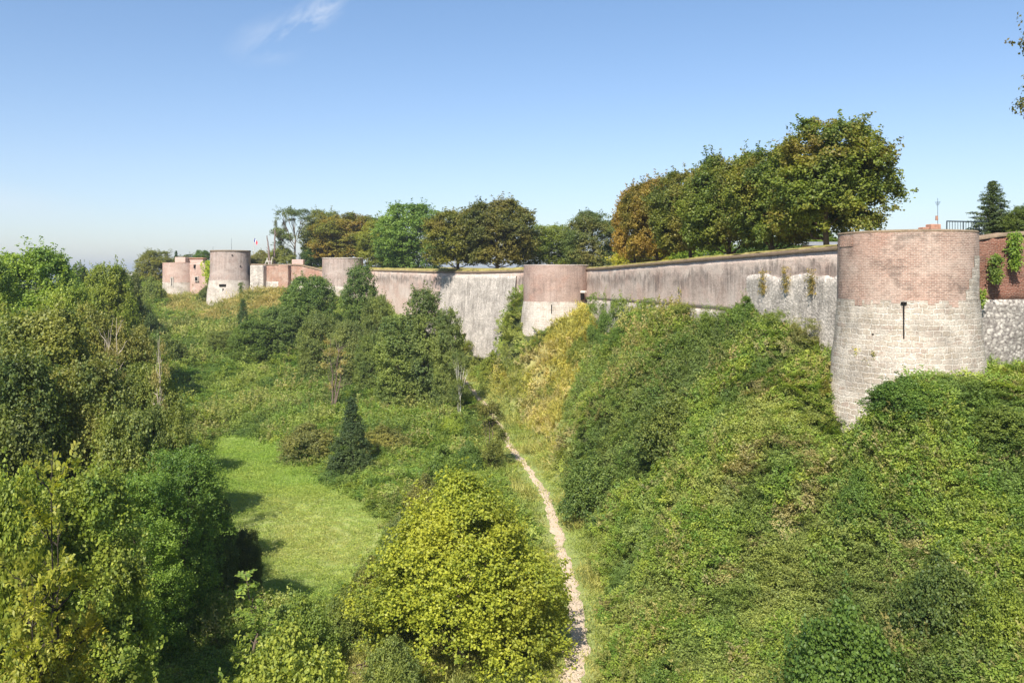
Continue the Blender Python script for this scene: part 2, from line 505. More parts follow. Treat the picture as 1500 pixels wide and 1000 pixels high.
def make_path():
    # smooth centre line
    P = PATH
    s = np.concatenate([[0], np.cumsum(np.linalg.norm(np.diff(P[:, :2], axis=0), axis=1))])
    ss = np.arange(0, s[-1], .22)
    cx, cy = np.interp(ss, s, P[:, 0]), np.interp(ss, s, P[:, 1])
    for _ in range(30):
        cx[1:-1] = (cx[:-2] + cx[1:-1] * 2 + cx[2:]) / 4
        cy[1:-1] = (cy[:-2] + cy[1:-1] * 2 + cy[2:]) / 4
    tx, ty = np.gradient(cx), np.gradient(cy)
    l = np.hypot(tx, ty); nx, ny = ty / l, -tx / l
    w = .22 + .16 * fb2(cx, cy, 2.4, 3) + .16 * np.clip((50 - cy) / 12, 0, 1)
    V, k = [], 9
    for j in range(k):
        u = j / (k - 1) * 2 - 1
        jit = (fb2(cx, cy, .6, 2, 5. + (u > 0)) - .5) * .5 * (abs(u) ** 3)
        x = cx + nx * (u * w + jit); y = cy + ny * (u * w + jit)
        z = ground(x, y) + .045 - .035 * abs(u) ** 3 - .0 + .03 * (fb2(x, y, .4, 2) - .5)
        V.append(np.stack([x, y, z], 1))
    V = np.stack(V, 1)
    n = len(cx)
    i = np.arange(n * k).reshape(n, k)
    f = np.stack([i[:-1, :-1].ravel(), i[:-1, 1:].ravel(), i[1:, 1:].ravel(), i[1:, :-1].ravel()], 1)
    t = NT('chalk_path')
    tc = t.n('ShaderNodeTexCoord').outputs['Object']
    n1 = t.noise(tc, 2.2, 7, .7)
    v = t.n('ShaderNodeTexVoronoi', ins={'Vector': tc, 'Scale': 14.}).outputs['Distance']
    c = t.ramp(n1, [(.28, (.38, .28, .19)), (.42, (.52, .40, .29)), (.65, (.60, .48, .37))])
    c = t.mix(.18, c, t.mix(1., c, t.ramp(v, [(.1, 1.3), (.7, .4)]), 'MULTIPLY'))
    m = t.done(t.pbr(c, .95, .1, t.bump(t.math('ADD', n1, v), .7, .06)))
    tag(link('footpath', mesh('footpath', V.reshape(-1, 3), f, m, smooth=True)), kind='structure')
    return cx, cy


PCX, PCY = make_path()

# ------------------------------------------------------------------ masonry
VOID = []


def lathe(cx, cy, prof, mat, name, a0=0., a1=360., seg=96, cap=False, rough=.03, parent=None, seed=0., sub=.35, rad_of=None):
    """prof: list of (r, z) from top to bottom; UV in metres"""
    rs, zs = [], []
    for (r0, z0), (r1, z1) in zip(prof[:-1], prof[1:]):
        n = max(1, int(abs(math.hypot(z1 - z0, r1 - r0)) / sub))
        for k in range(n):
            rs.append(r0 + (r1 - r0) * k / n); zs.append(z0 + (z1 - z0) * k / n)
    rs.append(prof[-1][0]); zs.append(prof[-1][1])
    A = np.radians(np.linspace(a0, a1, seg + 1))
    rr, aa = np.meshgrid(rs, A, indexing='ij')
    zz = np.repeat(np.array(zs)[:, None], seg + 1, 1)
    x, y = cx + rr * np.cos(aa), cy + rr * np.sin(aa)
    n = fbm(np.stack([x.ravel() * 1.6 + seed, y.ravel() * 1.6, zz.ravel() * 1.6], 1), 3).reshape(x.shape) - .5
    x += np.cos(aa) * n * rough * 2; y += np.sin(aa) * n * rough * 2
    nz, na = x.shape
    V = np.stack([x.ravel(), y.ravel(), zz.ravel()], 1)
    i = np.arange(nz * na).reshape(nz, na)
    f = np.stack([i[1:, :-1].ravel(), i[1:, 1:].ravel(), i[:-1, 1:].ravel(), i[:-1, :-1].ravel()], 1)
    rm = np.mean([p[0] for p in prof])
    run = np.concatenate([[0], np.cumsum(np.hypot(np.diff(rs), np.diff(zs)))])
    uv = np.stack([(aa * rm).ravel(), np.repeat((-run)[:, None], na, 1).ravel() + zs[0]], 1)
    me = mesh(name, V, f, mat, uv=uv, smooth=True)
    return link(name, me, parent)


def disc(cx, cy, r, z, mat, name, parent):
    A = np.linspace(0, 2 * np.pi, 49)[:-1]
    v = [(cx + r * math.cos(a), cy + r * math.sin(a), z) for a in A] + [(cx, cy, z + .06)]
    return link(name, mesh(name, v, [[k, (k + 1) % 48, 48] for k in range(48)], mat, uv=[(p[0], p[1]) for p in v]), parent)


def box(name, c, s, mat, rz=0., parent=None, bev=0.):
    import bmesh
    bm = bmesh.new()
    bmesh.ops.create_cube(bm, size=1)
    for v in bm.verts:
        v.co = Vector((v.co.x * s[0], v.co.y * s[1], v.co.z * s[2]))
    if bev:
        bmesh.ops.bevel(bm, geom=bm.edges[:], offset=bev, segments=1, affect='EDGES')
    ca, sa = math.cos(rz), math.sin(rz)
    for v in bm.verts:
        x, y, z = v.co
        v.co = Vector((c[0] + x * ca - y * sa, c[1] + x * sa + y * ca, c[2] + z))
    uvl = bm.loops.layers.uv.new('UVMap')
    for f in bm.faces:
        for l in f.loops:
            l[uvl].uv = (l.vert.co.x + l.vert.co.y, l.vert.co.z)
    me = bpy.data.meshes.new(name)
    bm.to_mesh(me); bm.free()
    me.materials.append(mat)
    return link(name, me, parent)


def on_tower(cx, cy, r, px):
    """the point of a round tower's face seen at photo column px"""
    k = (px - CX) / F
    # ray (k t, t)
    a = k * k + 1; b = -2 * (k * cx + cy); c = cx * cx + cy * cy - r * r
    t = (-b - math.sqrt(max(0, b * b - 4 * a * c))) / (2 * a)
    return k * t, t


def wall(name, pts, mat, parent, thick=1.2, batter=.0, rough=.03, step=.5, off=0., tops=None, seed=0., ragtop=0., ragbot=0., band=None):
    """pts: (x, y, ztop, zbottom) along the foot; the face looks to the right-hand side turned by sign of walk: n = (dy,-dx)"""
    P = np.array(pts, float)
    s = np.concatenate([[0], np.cumsum(np.hypot(*np.diff(P[:, :2], axis=0).T))])
    ss = np.linspace(0, s[-1], max(2, int(s[-1] / step) + 1))
    X, Y, ZT, ZB = [np.interp(ss, s, P[:, k]) for k in range(4)]
    tx, ty = np.gradient(X), np.gradient(Y)
    l = np.hypot(tx, ty)
    nx, ny = ty / l, -tx / l
    if ragtop: ZT = ZT - ragtop * np.clip(fb2(ss, ss * 0, 1.3, 3, seed) - .35, 0, 1)
    if ragbot: ZB = ZB + ragbot * (fb2(ss, ss * 0, 1.1, 3, seed + 3) - .5)
    nv = max(3, int(np.max(ZT - ZB) / .4))
    V, UV, BD = [], [], []
    for j in range(nv + 1):
        k = j / nv
        z = ZT + (ZB - ZT) * k
        o = off + batter * (ZT - z) + rough * 2 * (fbm(np.stack([X * 1.3 + seed, Y * 1.3, z * 1.3], 1), 3) - .5)
        V.append(np.stack([X + nx * o, Y + ny * o, z], 1))
        UV.append(np.stack([ss, z], 1))
        BD.append(np.stack([ss, (ZT - z) / 4.4], 1))
    # top back edge
    V.append(np.stack([X - nx * thick, Y - ny * thick, ZT], 1)); UV.append(np.stack([ss, ZT + thick], 1)); BD.append(BD[0])
    V.append(np.stack([X - nx * thick, Y - ny * thick, ZB], 1)); UV.append(np.stack([ss, ZB], 1)); BD.append(BD[0])
    V = [V[-2]] + V[:-2] + [V[-1]]; UV = [UV[-2]] + UV[:-2] + [UV[-1]]; BD = [BD[-2]] + BD[:-2] + [BD[-1]]
    V = np.stack(V, 0); nr, nc = V.shape[:2]
    i = np.arange(nr * nc).reshape(nr, nc)
    f = np.stack([i[:-1, :-1].ravel(), i[1:, :-1].ravel(), i[1:, 1:].ravel(), i[:-1, 1:].ravel()], 1)
    me = mesh(name, V.reshape(-1, 3), f, mat, uv=np.concatenate(UV))
    vi = np.empty(len(me.loops), np.int32); me.loops.foreach_get('vertex_index', vi)
    u = me.uv_layers.new(name='Band')
    u.data.foreach_set('uv', np.concatenate(BD).astype(np.float32)[vi].ravel())
    return link(name, me, parent)


def rail_strip(name, pts, prof, mat, parent, step=.6, rough=.02):
    """sweep a profile [(out, up)] along a wall head"""
    P = np.array(pts, float)
    s = np.concatenate([[0], np.cumsum(np.hypot(*np.diff(P[:, :2], axis=0).T))])
    ss = np.linspace(0, s[-1], max(2, int(s[-1] / step) + 1))
    X, Y, Z = [np.interp(ss, s, P[:, k]) for k in range(3)]
    tx, ty = np.gradient(X), np.gradient(Y); l = np.hypot(tx, ty); nx, ny = ty / l, -tx / l
    V, UV = [], []
    for q, (o, u) in enumerate(prof + [prof[0]]):
        e = rough * (fb2(ss, ss * 0, .9, 3, q % len(prof) * 1.7) - .5) * 2
        V.append(np.stack([X + nx * (o + e), Y + ny * (o + e), Z + u + e], 1)); UV.append(np.stack([ss, np.full(len(ss), q * .2)], 1))
    V = np.stack(V, 0); nr, nc = V.shape[:2]
    i = np.arange(nr * nc).reshape(nr, nc)
    f = np.stack([i[:-1, :-1].ravel(), i[:-1, 1:].ravel(), i[1:, 1:].ravel(), i[1:, :-1].ravel()], 1)
    return link(name, mesh(name, V.reshape(-1, 3), f, mat, uv=np.concatenate(UV)), parent)


def T(z): return CZ + z


def tower_at(pl, pr, cy):
    a, b = math.atan((pl - CX) / F), math.atan((pr - CX) / F)
    D = cy / math.cos((a + b) / 2)
    return D * math.sin((a + b) / 2), cy, D * math.sin((b - a) / 2)




# near tower ---------------------------------------------------------------
t1x, t1y, R1 = tower_at(1226.5, 1435, 45.)
t1 = tag(empty('round_tower', (t1x, t1y, T(-9))), 'nearest round tower, pink brick drum over battered pale stone base with one long slit', 'tower', 'round towers of the rampart')
t1e = t1


def part_of(o, parent):
    o.parent = parent
    o.matrix_parent_inverse = __import__('mathutils').Matrix.Translation(-Vector(parent.location))
    return o


part_of(lathe(t1x, t1y, [(R1 - .02, T(2.15)), (R1, T(-1.28))], M['brick_near'], 'brick_drum', rough=.035, seg=128, sub=.2), t1)
part_of(lathe(t1x, t1y, [(R1 + .03, T(-1.28)), (R1 + .15, T(-3)), (R1 + .42, T(-5.2)), (R1 + .74, T(-7.2)), (R1 + 1.2, T(-10))], M['stone_near'], 'stone_base', rough=.05, seg=160, sub=.2), t1)
part_of(lathe(t1x, t1y, [(R1 - .9, T(2.18)), (R1 - .5, T(2.24)), (R1 - .03, T(2.2)), (R1 + .004, T(2.12)), (R1 - .04, T(2.06))], M['coping'], 'coping', rough=.04, sub=.1), t1)
part_of(disc(t1x, t1y, R1 - .5, T(2.12), M['moss'], 'turf_top', None), t1)
sx, sy = on_tower(t1x, t1y, R1 + .04, 1324)
ang = math.atan2(sy - t1y, sx - t1x)
part_of(box('arrow_slit', (sx + .02 * math.cos(ang), sy + .02 * math.sin(ang), T(-2.45)), (.24, .065, 2.1), M['void'], ang), t1)
part_of(box('slit_dark_head', (sx + .02 * math.cos(ang), sy + .02 * math.sin(ang), T(-1.39)), (.22, .28, .09), M['void'], ang, bev=.03), t1)  # solid block in the painted shade colour, widening the slit's top
for (px_, z_, w_, h_) in [(1279, -3.0, .13, .1), (1262, -3.75, .16, .14), (1278, -3.9, .1, .3), (1281, -3.95, .12, .09)]:
    hx, hy = on_tower(t1x, t1y, R1 + .12, px_)
    a_ = math.atan2(hy - t1y, hx - t1x)
    part_of(box('putlog_hole', (hx, hy, T(z_)), (.12, w_, h_), M['void'], a_, bev=.03), t1)

def face_angle(px):
    x_, y_ = on_tower(t1x, t1y, R1, px)
    return math.degrees(math.atan2(y_ - t1y, x_ - t1x)) % 360


part_of(lathe(t1x, t1y, [(R1 + .012, T(2.0)), (R1 + .012, T(1.45))], M['brick_red'], 'patch_of_newer_brick', face_angle(1231), face_angle(1250), seg=12, sub=.1), t1)
for a_, b_, za, zb in ((1414, 1432.5, -.75, -1.26), (1419, 1433, -.2, -.75), (1423, 1434, .35, -.2), (1427, 1434, .95, .35)):
    part_of(lathe(t1x, t1y, [(R1 + .03, T(za)), (R1 + .035, T(zb))], M['stone_near'], 'toothing_stone', face_angle(a_), face_angle(b_), seg=10, sub=.1), t1)
for k in range(9):
    a_ = R.uniform(198, 300); w_ = R.uniform(3, 9); dz = R.uniform(.08, .34)
    part_of(lathe(t1x, t1y, [(R1 + .045, T(-1.27)), (R1 + .055, T(-1.27 - dz))], M['brick_near'], 'brick_repair', a_, a_ + w_, seg=8, sub=.1), t1)

# wall between the near and the second tower --------------------------------
t2x, t2y, R2 = tower_at(767, 862, 100.)
w1 = tag(empty('rampart_wall', (13, 70, T(-4))), 'long pink brick curtain wall with dark drips and mossy coping between nearest and second tower', 'wall', 'curtain walls of the rampart')
# walking from far to near so that the face looks to the ditch
W1 = [(8.2, 101.0, T(.50), T(-2.9)), (9.6, 92, T(.54), T(-2.8)), (13.2, 70, T(.92), T(-2.6)), (15.6, 56, T(1.14), T(-2.55)), (17.9, 45.6, T(1.36), T(-2.55))]
W1n = W1[::-1]


def face_pts(pts):   # face normal must look to -x / camera: n=(dy,-dx): walk so that it does
    return pts


part_of(wall('brick_face', W1[::-1], M['brick_long'], None, thick=-1.3, rough=.04), w1)


def flip_check():
    pass


part_of(rail_strip('coping', [(a, b, c) for a, b, c, d in W1], [(.10, -.02), (.14, .10), (.10, .20), (-.4, .26), (-1.4, .22), (-1.4, -.02)], M['coping'], None), w1)
part_of(rail_strip('turf_cap', [(a, b, c) for a, b, c, d in W1], [(.03, .21), (-.1, .31), (-.6, .36), (-1.2, .32), (-1.4, .24)], M['moss'], None, rough=.07, step=.3), w1)
part_of(wall('white_footing', [(a, b, d, d - 3.5) for a, b, c, d in W1][::-1], M['stone_pale'], None, thick=-1.3, rough=.04, off=-.05), w1)
part_of(wall('grey_stone_patch', [(15.55, 56.4, T(-.05), T(-5)), (16.2, 53, T(.10), T(-5)), (17.9, 45.6, T(.32), T(-5.2))][::-1], M['stone_rough'], None, thick=-.3, rough=.09, off=-.06, ragtop=1.1, step=.25, seed=4.), w1)

# second tower ---------------------------------------------------------------
t2 = tag(empty('round_tower', (t2x, t2y, T(-9))), 'second round tower, smooth pink brick over tapering white stone, drain spout on its right', 'tower', 'round towers of the rampart')
part_of(lathe(t2x, t2y, [(R2, T(1.05)), (R2, T(-3.1))], M['brick_mid'], 'brick_drum', rough=.03, seg=96), t2)
part_of(lathe(t2x, t2y, [(R2 + .03, T(-3.1)), (R2 + .28, T(-5)), (R2 + .62, T(-9.5))], M['stone_pale'], 'stone_base', rough=.05, seg=96), t2)
part_of(lathe(t2x, t2y, [(R2 - .8, T(1.08)), (R2 + .01, T(1.12)), (R2 + .02, T(1.0)), (R2 - .02, T(.95))], M['brick_far'], 'coping', rough=.03, sub=.12), t2)
part_of(disc(t2x, t2y, R2 - .5, T(1.03), M['moss'], 'turf_top', None), t2)
sx, sy = on_tower(t2x, t2y, R2 + .1, 853)
ang = math.atan2(sy - t2y, sx - t2x)
part_of(box('drain_spout', (sx + .15 * math.cos(ang), sy + .15 * math.sin(ang), T(-2.0)), (.7, .45, .28), M['plaster'], ang, bev=.06), t2)
part_of(box('drain_recess', (sx, sy, T(-2.55)), (.3, .4, .7), M['void'], ang), t2)
sx, sy = on_tower(t2x, t2y, R2 + .12, 808)
part_of(box('arrow_slit', (sx, sy, T(-4.0)), (.16, .1, 1.2), M['void'], math.atan2(sy - t2y, sx - t2x)), t2)

# wall between second and third tower ---------------------------------------
w2 = tag(empty('rampart_wall', (-8, 122, T(-8))), 'curtain wall left of the second tower, streaked brick with a bulging rough grey stone facing', 'wall', 'curtain walls of the rampart')
W2 = [(-28.0, 154, T(.62), T(-7.5)), (-23.4, 149.5, T(.60), T(-8)), (-16.5, 136, T(.42), T(-9)), (-9.6, 123.5, T(.22), T(-10)), (-4.0, 113, T(.20), T(-10)), (2.2, 102.2, T(.36), T(-9))]
part_of(wall('brick_face', W2[::-1], M['brick_long'], None, thick=-1.3, rough=.04), w2)
part_of(rail_strip('coping', [(a, b, c) for a, b, c, d in W2], [(.10, -.02), (.14, .12), (.10, .24), (-.4, .28), (-1.4, .26), (-1.4, -.02)], M['coping'], None), w2)
part_of(rail_strip('turf_cap', [(a, b, c) for a, b, c, d in W2], [(.05, .23), (-.1, .46), (-.6, .58), (-1.2, .52), (-1.4, .26)], M['moss'], None, rough=.1, step=.3), w2)
part_of(wall('grey_stone_facing', [(-10.2, 124.6, T(-.35), T(-11)), (-9.4, 123.0, T(-.2), T(-11)), (-4.0, 113, T(-.12), T(-11)), (.6, 104.9, T(-.2), T(-11))][::-1], M['stone_rough'], None, thick=-.2, batter=-.06, rough=.14, off=-.15, ragtop=.0), w2)
part_of(wall('white_footing', [(-12.2, 126.0, T(-6.3), T(-12)), (-9.6, 122.0, T(-7.2), T(-12)), (-6.5, 115.6, T(-8), T(-12))][::-1], M['stone_pale'], None, thick=-1.2, rough=.12, off=-.7, ragtop=1.2), w2)

# third tower ------------------------------------------------------------------
t3x, t3y, R3 = tower_at(472, 532, 156.)
t3 = tag(empty('round_tower', (t3x, t3y, T(-6))), 'third round tower, plain grey-pink drum half hidden by bushes on the slope', 'tower', 'round towers of the rampart')
part_of(lathe(t3x, t3y, [(R3, T(2.95)), (R3, T(-2.2))], M['brick_far'], 'brick_drum', rough=.03), t3)
part_of(lathe(t3x, t3y, [(R3 + .03, T(-2.2)), (R3 + .5, T(-9))], M['stone_pale'], 'stone_base', rough=.05), t3)
part_of(lathe(t3x, t3y, [(R3 - .8, T(3.0)), (R3 + .05, T(3.02)), (R3 + .06, T(2.86)), (R3 - .02, T(2.82))], M['stone_pale'], 'coping', rough=.03, sub=.12), t3)
part_of(disc(t3x, t3y, R3 - .5, T(2.9), M['moss'], 'turf_top', None), t3)

# ruined brick wall -----------------------------------------------------------
w3 = tag(empty('rampart_wall', (-42, 160, T(-5))), 'ruined orange brick wall with pale lower stones and a red buttress beside the far tower', 'wall', 'curtain walls of the rampart')
W3 = [(-50.0, 163.5, T(1.9), T(-4.5)), (-47.5, 162.4, T(1.85), T(-4.5)), (-40, 160, T(1.8), T(-4.5)), (-37.0, 158.6, T(1.2), T(-4.5)), (-34.2, 157.5, T(.5), T(-4.5))]
part_of(wall('brick_face', W3[::-1], M['brick_red'], None, thick=-1.1, rough=.12, ragtop=.5), w3)
part_of(wall('stone_footing', [(a, b, T(-1.1), T(-6)) for a, b, c, d in W3][::-1], M['stone_rough'], None, thick=-.2, rough=.1, off=-.06, ragtop=.9), w3)
part_of(box('buttress', (-42.7, 160.2, T(-1.6)), (2.1, 1.0, 6.8), M['brick_red'], math.radians(-18), bev=.08), w3)
part_of(box('pale_pier', (-48.2, 162.2, T(-1.8)), (3.0, 1.2, 7.1), M['stone_rough'], math.radians(-20), bev=.1), w3)
part_of(rail_strip('coping', [(a, b, c - .08) for a, b, c, d in W3], [(.14, 0), (.16, .14), (-.3, .22), (-1.2, .16), (-1.2, 0)], M['coping'], None, rough=.08), w3)

# far tower ----------------------------------------------------------------------
t4x, t4y, R4 = tower_at(308, 367, 166.)
t4 = tag(empty('round_tower', (t4x, t4y, T(-6))), 'tall tapering far tower, weathered pink above white, dark square opening near its foot', 'tower', 'round towers of the rampart')
part_of(lathe(t4x, t4y, [(R4, T(4.55)), (R4 + .1, T(.4)), (R4 + .25, T(-1.1))], M['brick_far'], 'brick_drum', rough=.05), t4)
part_of(lathe(t4x, t4y, [(R4 + .28, T(-1.1)), (R4 + .55, T(-3)), (R4 + 1.0, T(-8))], M['stone_pale'], 'stone_base', rough=.06), t4)
part_of(lathe(t4x, t4y, [(R4 - 1, T(4.6)), (R4 + .08, T(4.66)), (R4 + .1, T(4.4)), (R4, T(4.36))], M['coping'], 'coping', rough=.05, sub=.12), t4)
part_of(disc(t4x, t4y, R4 - .5, T(4.5), M['moss'], 'turf_top', None), t4)
for (px_, z_, w_, h_) in [(326, -2.05, 1.25, .42), (327, -2.95, .25, .6), (340, 3.7, .2, .2), (352, 1.6, .2, .2)]:
    sx, sy = on_tower(t4x, t4y, R4 + (.45 if z_ < 0 else .08), px_)
    part_of(box('opening', (sx, sy, T(z_)), (.25, w_, h_), M['void'], math.atan2(sy - t4y, sx - t4x)), t4)

# the leftmost tower ------------------------------------------------------------
t5x, t5y, R5 = tower_at(238, 289, 186.)
t5 = tag(empty('round_tower', (t5x, t5y, T(-5))), 'leftmost round tower of orange-pink brick with cream stone foot and a small block on top', 'tower', 'round towers of the rampart')
M['brick_orange'] = brick_mat('orange_pink_brick', (.48, .31, .245), (.42, .265, .21), (.60, .49, .42), stain=.3, pale=.7, lich=.4)
part_of(lathe(t5x, t5y, [(R5, T(2.55)), (R5, T(-1.7))], M['brick_orange'], 'brick_drum', rough=.03), t5)
part_of(lathe(t5x, t5y, [(R5 + .05, T(-1.7)), (R5 + .2, T(-7))], M['stone_pale'], 'stone_base', rough=.05), t5)
part_of(disc(t5x, t5y, R5 - .1, T(2.5), M['moss'], 'turf_top', None), t5)
part_of(box('roof_block', (t5x + .4, t5y, T(3.15)), (2.3, 2, 1.2), M['pink_render'], 0, bev=.08), t5)
sx, sy = on_tower(t5x, t5y, R5 + .05, 252)
part_of(box('slit_surround', (sx, sy, T(-1.6)), (.2, .7, 2.2), M['stone_pale'], math.atan2(sy - t5y, sx - t5x)), t5)
part_of(box('arrow_slit', (sx, sy - .02, T(-1.6)), (.24, .16, 1.6), M['void'], math.atan2(sy - t5y, sx - t5x)), t5)
w4 = tag(empty('rampart_wall', (-63, 180, T(-5))), 'short pink wall with a square window and vine between leftmost and far tower', 'wall', 'curtain walls of the rampart')
W4 = [(-69.5, 184, T(2.5), T(-5.5)), (-64.5, 180.5, T(2.4), T(-5.5)), (-63.6, 179.5, T(1.5), T(-5.5)), (-59, 172, T(1.0), T(-5.5)), (-57, 168, T(.9), T(-5.5))]
part_of(wall('brick_face', W4[::-1][2:], M['brick_orange'], None, thick=-1.1, rough=.1), w4)
part_of(wall('grey_stone_face', W4[::-1][:3], M['stone_rough'], None, thick=-1.1, rough=.14, ragtop=.7), w4)
part_of(box('window', (-67.3, 182.35, T(-.95)), (.8, .5, .75), M['void'], math.radians(-35)), w4)
part_of(box('window_surround', (-67.28, 182.42, T(-.95)), (1.3, .5, 1.1), M['stone_pale'], math.radians(-35)), w4)
part_of(box('wall_hole', (-67.9, 182.8, T(1.7)), (.35, .5, .8), M['void'], math.radians(-35)), w4)

# wall right of the near tower -----------------------------------------------------
w5 = tag(empty('rampart_wall', (30, 47, T(-4))), 'crumbling dark red brick and flint wall with ivy right of the nearest tower', 'wall', 'curtain walls of the rampart')
W5 = [(23.1, 45.9, T(2.2), T(-1.35)), (24.9, 46.2, T(2.18), T(-1.35)), (25.2, 46.25, T(1.95), T(-1.35)), (27, 46.6, T(2.2), T(-1.4)), (33, 48.5, T(2.5), T(-1.4)), (45, 52, T(2.8), T(-1.4))]
part_of(wall('brick_face', W5, M['brick_ruin'], None, thick=1.3, rough=.16, step=.25, ragtop=.25), w5)
part_of(wall('flint_footing', [(a, b, T(-1.36), T(-7)) for a, b, c, d in W5], M['flint'], None, thick=.3, rough=.12, off=.04, step=.3), w5)
part_of(rail_strip('coping', [(a, b, c - .02) for a, b, c, d in W5], [(.1, -.08), (.12, .08), (-.4, .16), (-1.3, .12), (-1.3, -.05)], M['coping'], None, rough=.12, step=.3), w5)


# upper town ground ------------------------------------------------------------
def terrace():
    line = [(46, 53.4), (33, 49.6), (27, 47.7), (22.5, 47.5), (18.9, 46.4), (16.8, 57), (14.4, 70.5), (10.8, 92.4), (8, 102), (4, 104), (-2.6, 113.6), (-8.4, 124), (-15.4, 136.8),
            (-22.4, 150.2), (-30, 158), (-36.6, 159.8), (-40, 161.2), (-50, 165), (-56, 169), (-62.5, 180.2), (-69, 187), (-74, 192), (-78, 215), (-20, 420), (250, 420), (250, 60)]
    pts = [Vector(p) for p in line]
    n = len(pts)
    edges = [(i, (i + 1) % n) for i in range(n)]
    for gx in np.arange(-76, 248, 4.5):
        for gy in np.arange(48, 415, 4.5 if gx < 90 else 12):
            if inpoly([gx], [gy], line)[0]:
                pts.append(Vector((gx + R.uniform(-.8, .8), gy + R.uniform(-.8, .8))))
    r = delaunay_2d_cdt(pts, edges, [list(range(n))], 1, 1e-4)
    v = np.array([(p.x, p.y) for p in r[0]])
    z = tz(v[:, 0], v[:, 1])
    me = mesh('upper_ground', np.column_stack([v, z]), [list(f) for f in r[2]], M['moss'], smooth=True)
    tag(link('upper_ground', me), kind='structure')


_tp = tps(np.array([(46, 53, 20.4), (27, 47.5, 20), (19, 47, 19.2), (16.5, 57, 19.0), (14, 70, 18.75), (11, 92, 18.4), (4, 104, 18.3), (-2.6, 113, 18.1), (-8.4, 124, 18.1), (-22, 150, 18.5), (-30, 158, 19.6), (-37, 160, 19.0),
                    (-50, 165, 19.6), (-63, 180, 20), (-72, 190, 20), (40, 70, 20), (40, 120, 18.6), (80, 60, 20.4), (0, 160, 19), (30, 200, 19), (-40, 200, 20)]), .2)


def tz(x, y):
    x, y = np.atleast_1d(np.asarray(x, float)), np.atleast_1d(np.asarray(y, float))
    z = _tp(np.clip(x, -75, 80), np.clip(y, 46, 200))
    return np.clip(z, 17.6, 20.6) + (fb2(x, y, 6., 2) - .5) * .25 - .05


terrace()

# ------------------------------------------------------------------ foliage meshes
def quads(pos, nrm, tan, L, Wd, fold=.18):
    n = len(pos)
    b = unit(np.cross(nrm, tan))
    L = np.broadcast_to(L, n)[:, None]; Wd = np.broadcast_to(Wd, n)[:, None]
    v = np.empty((n, 4, 3))
    v[:, 0] = pos
    v[:, 1] = pos + tan * L * .5 + b * Wd + nrm * Wd * fold
    v[:, 2] = pos + tan * L - nrm * L * .12
    v[:, 3] = pos + tan * L * .5 - b * Wd + nrm * Wd * fold
    return v.reshape(-1, 3), np.arange(n * 4).reshape(n, 4)


def rdir(n):
    return unit(R.normal(size=(n, 3)))


def sprig_leaves(cen, out, rc, k, L, up=.45, rnd=.8, wid=.36, flat=1.):
    """k leaves around every sprig centre; returns verts, faces, tint, patch source positions"""
    n = len(cen)
    c = np.repeat(cen, k, 0); o = np.repeat(out, k, 0)
    rc = np.repeat(np.broadcast_to(rc, n), k)[:, None]
    off = rdir(n * k) * (R.random((n * k, 1)) ** .6) * rc
    off[:, 2] *= flat
    p = c + off
    nr = unit(o * .55 + np.array([0, 0, up]) + rdir(n * k) * rnd)
    tn = unit(np.cross(nr, rdir(n * k)))
    Ls = L * R.uniform(.65, 1.25, n * k)
    v, f = quads(p, nr, tn, Ls, Ls * wid)
    return v, f, p


def finish(name, parts, mat, tintvar=.5, pscale=2.2):
    V, Fq, P, o = [], [], [], 0
    for v, f, p in parts:
        V.append(v); Fq.append(f + o); P.append(p); o += len(v)
    V = np.concatenate(V); Fq = np.concatenate(Fq); P = np.concatenate(P)
    low = fbm(P / pscale, 2)
    tint = np.clip(.5 + (low - .5) * 1.1 + R.normal(size=len(P)) * (.15 if mat is M['cover'] else .22), 0, 1)
    pa = np.clip((fbm(P / (pscale * 1.3) + 50, 3) - .42) * 4 + R.normal(size=len(P)) * .25, 0, 1)
    return mesh(name, V, Fq, mat, attrs={'tint': ('FACE', 'FLOAT', tint), 'patch': ('FACE', 'FLOAT', pa)})


def tube(path, rad, sides=7):
    P = np.array(path, float); n = len(P)
    t = unit(np.gradient(P, axis=0))
    a = unit(np.cross(t, np.array([.31, .95, .08]))); b = np.cross(t, a)
    A = np.linspace(0, 2 * np.pi, sides + 1)[:-1]
    V = P[:, None] + (a[:, None] * np.cos(A)[None, :, None] + b[:, None] * np.sin(A)[None, :, None]) * np.array(rad)[:, None, None]
    i = np.arange(n * sides).reshape(n, sides); j = np.roll(i, -1, 1)
    f = np.stack([i[:-1].ravel(), j[:-1].ravel(), j[1:].ravel(), i[1:].ravel()], 1)
    return V.reshape(-1, 3), f


def curve(a, b, bend, n=8, jit=.1):
    a, b = np.array(a, float), np.array(b, float)
    t = np.linspace(0, 1, n)[:, None]
    m = (a + b) / 2 + np.array(bend)
    p = (1 - t) ** 2 * a + 2 * t * (1 - t) * m + t * t * b
    p[1:-1] += R.normal(size=(n - 2, 3)) * jit
    return p


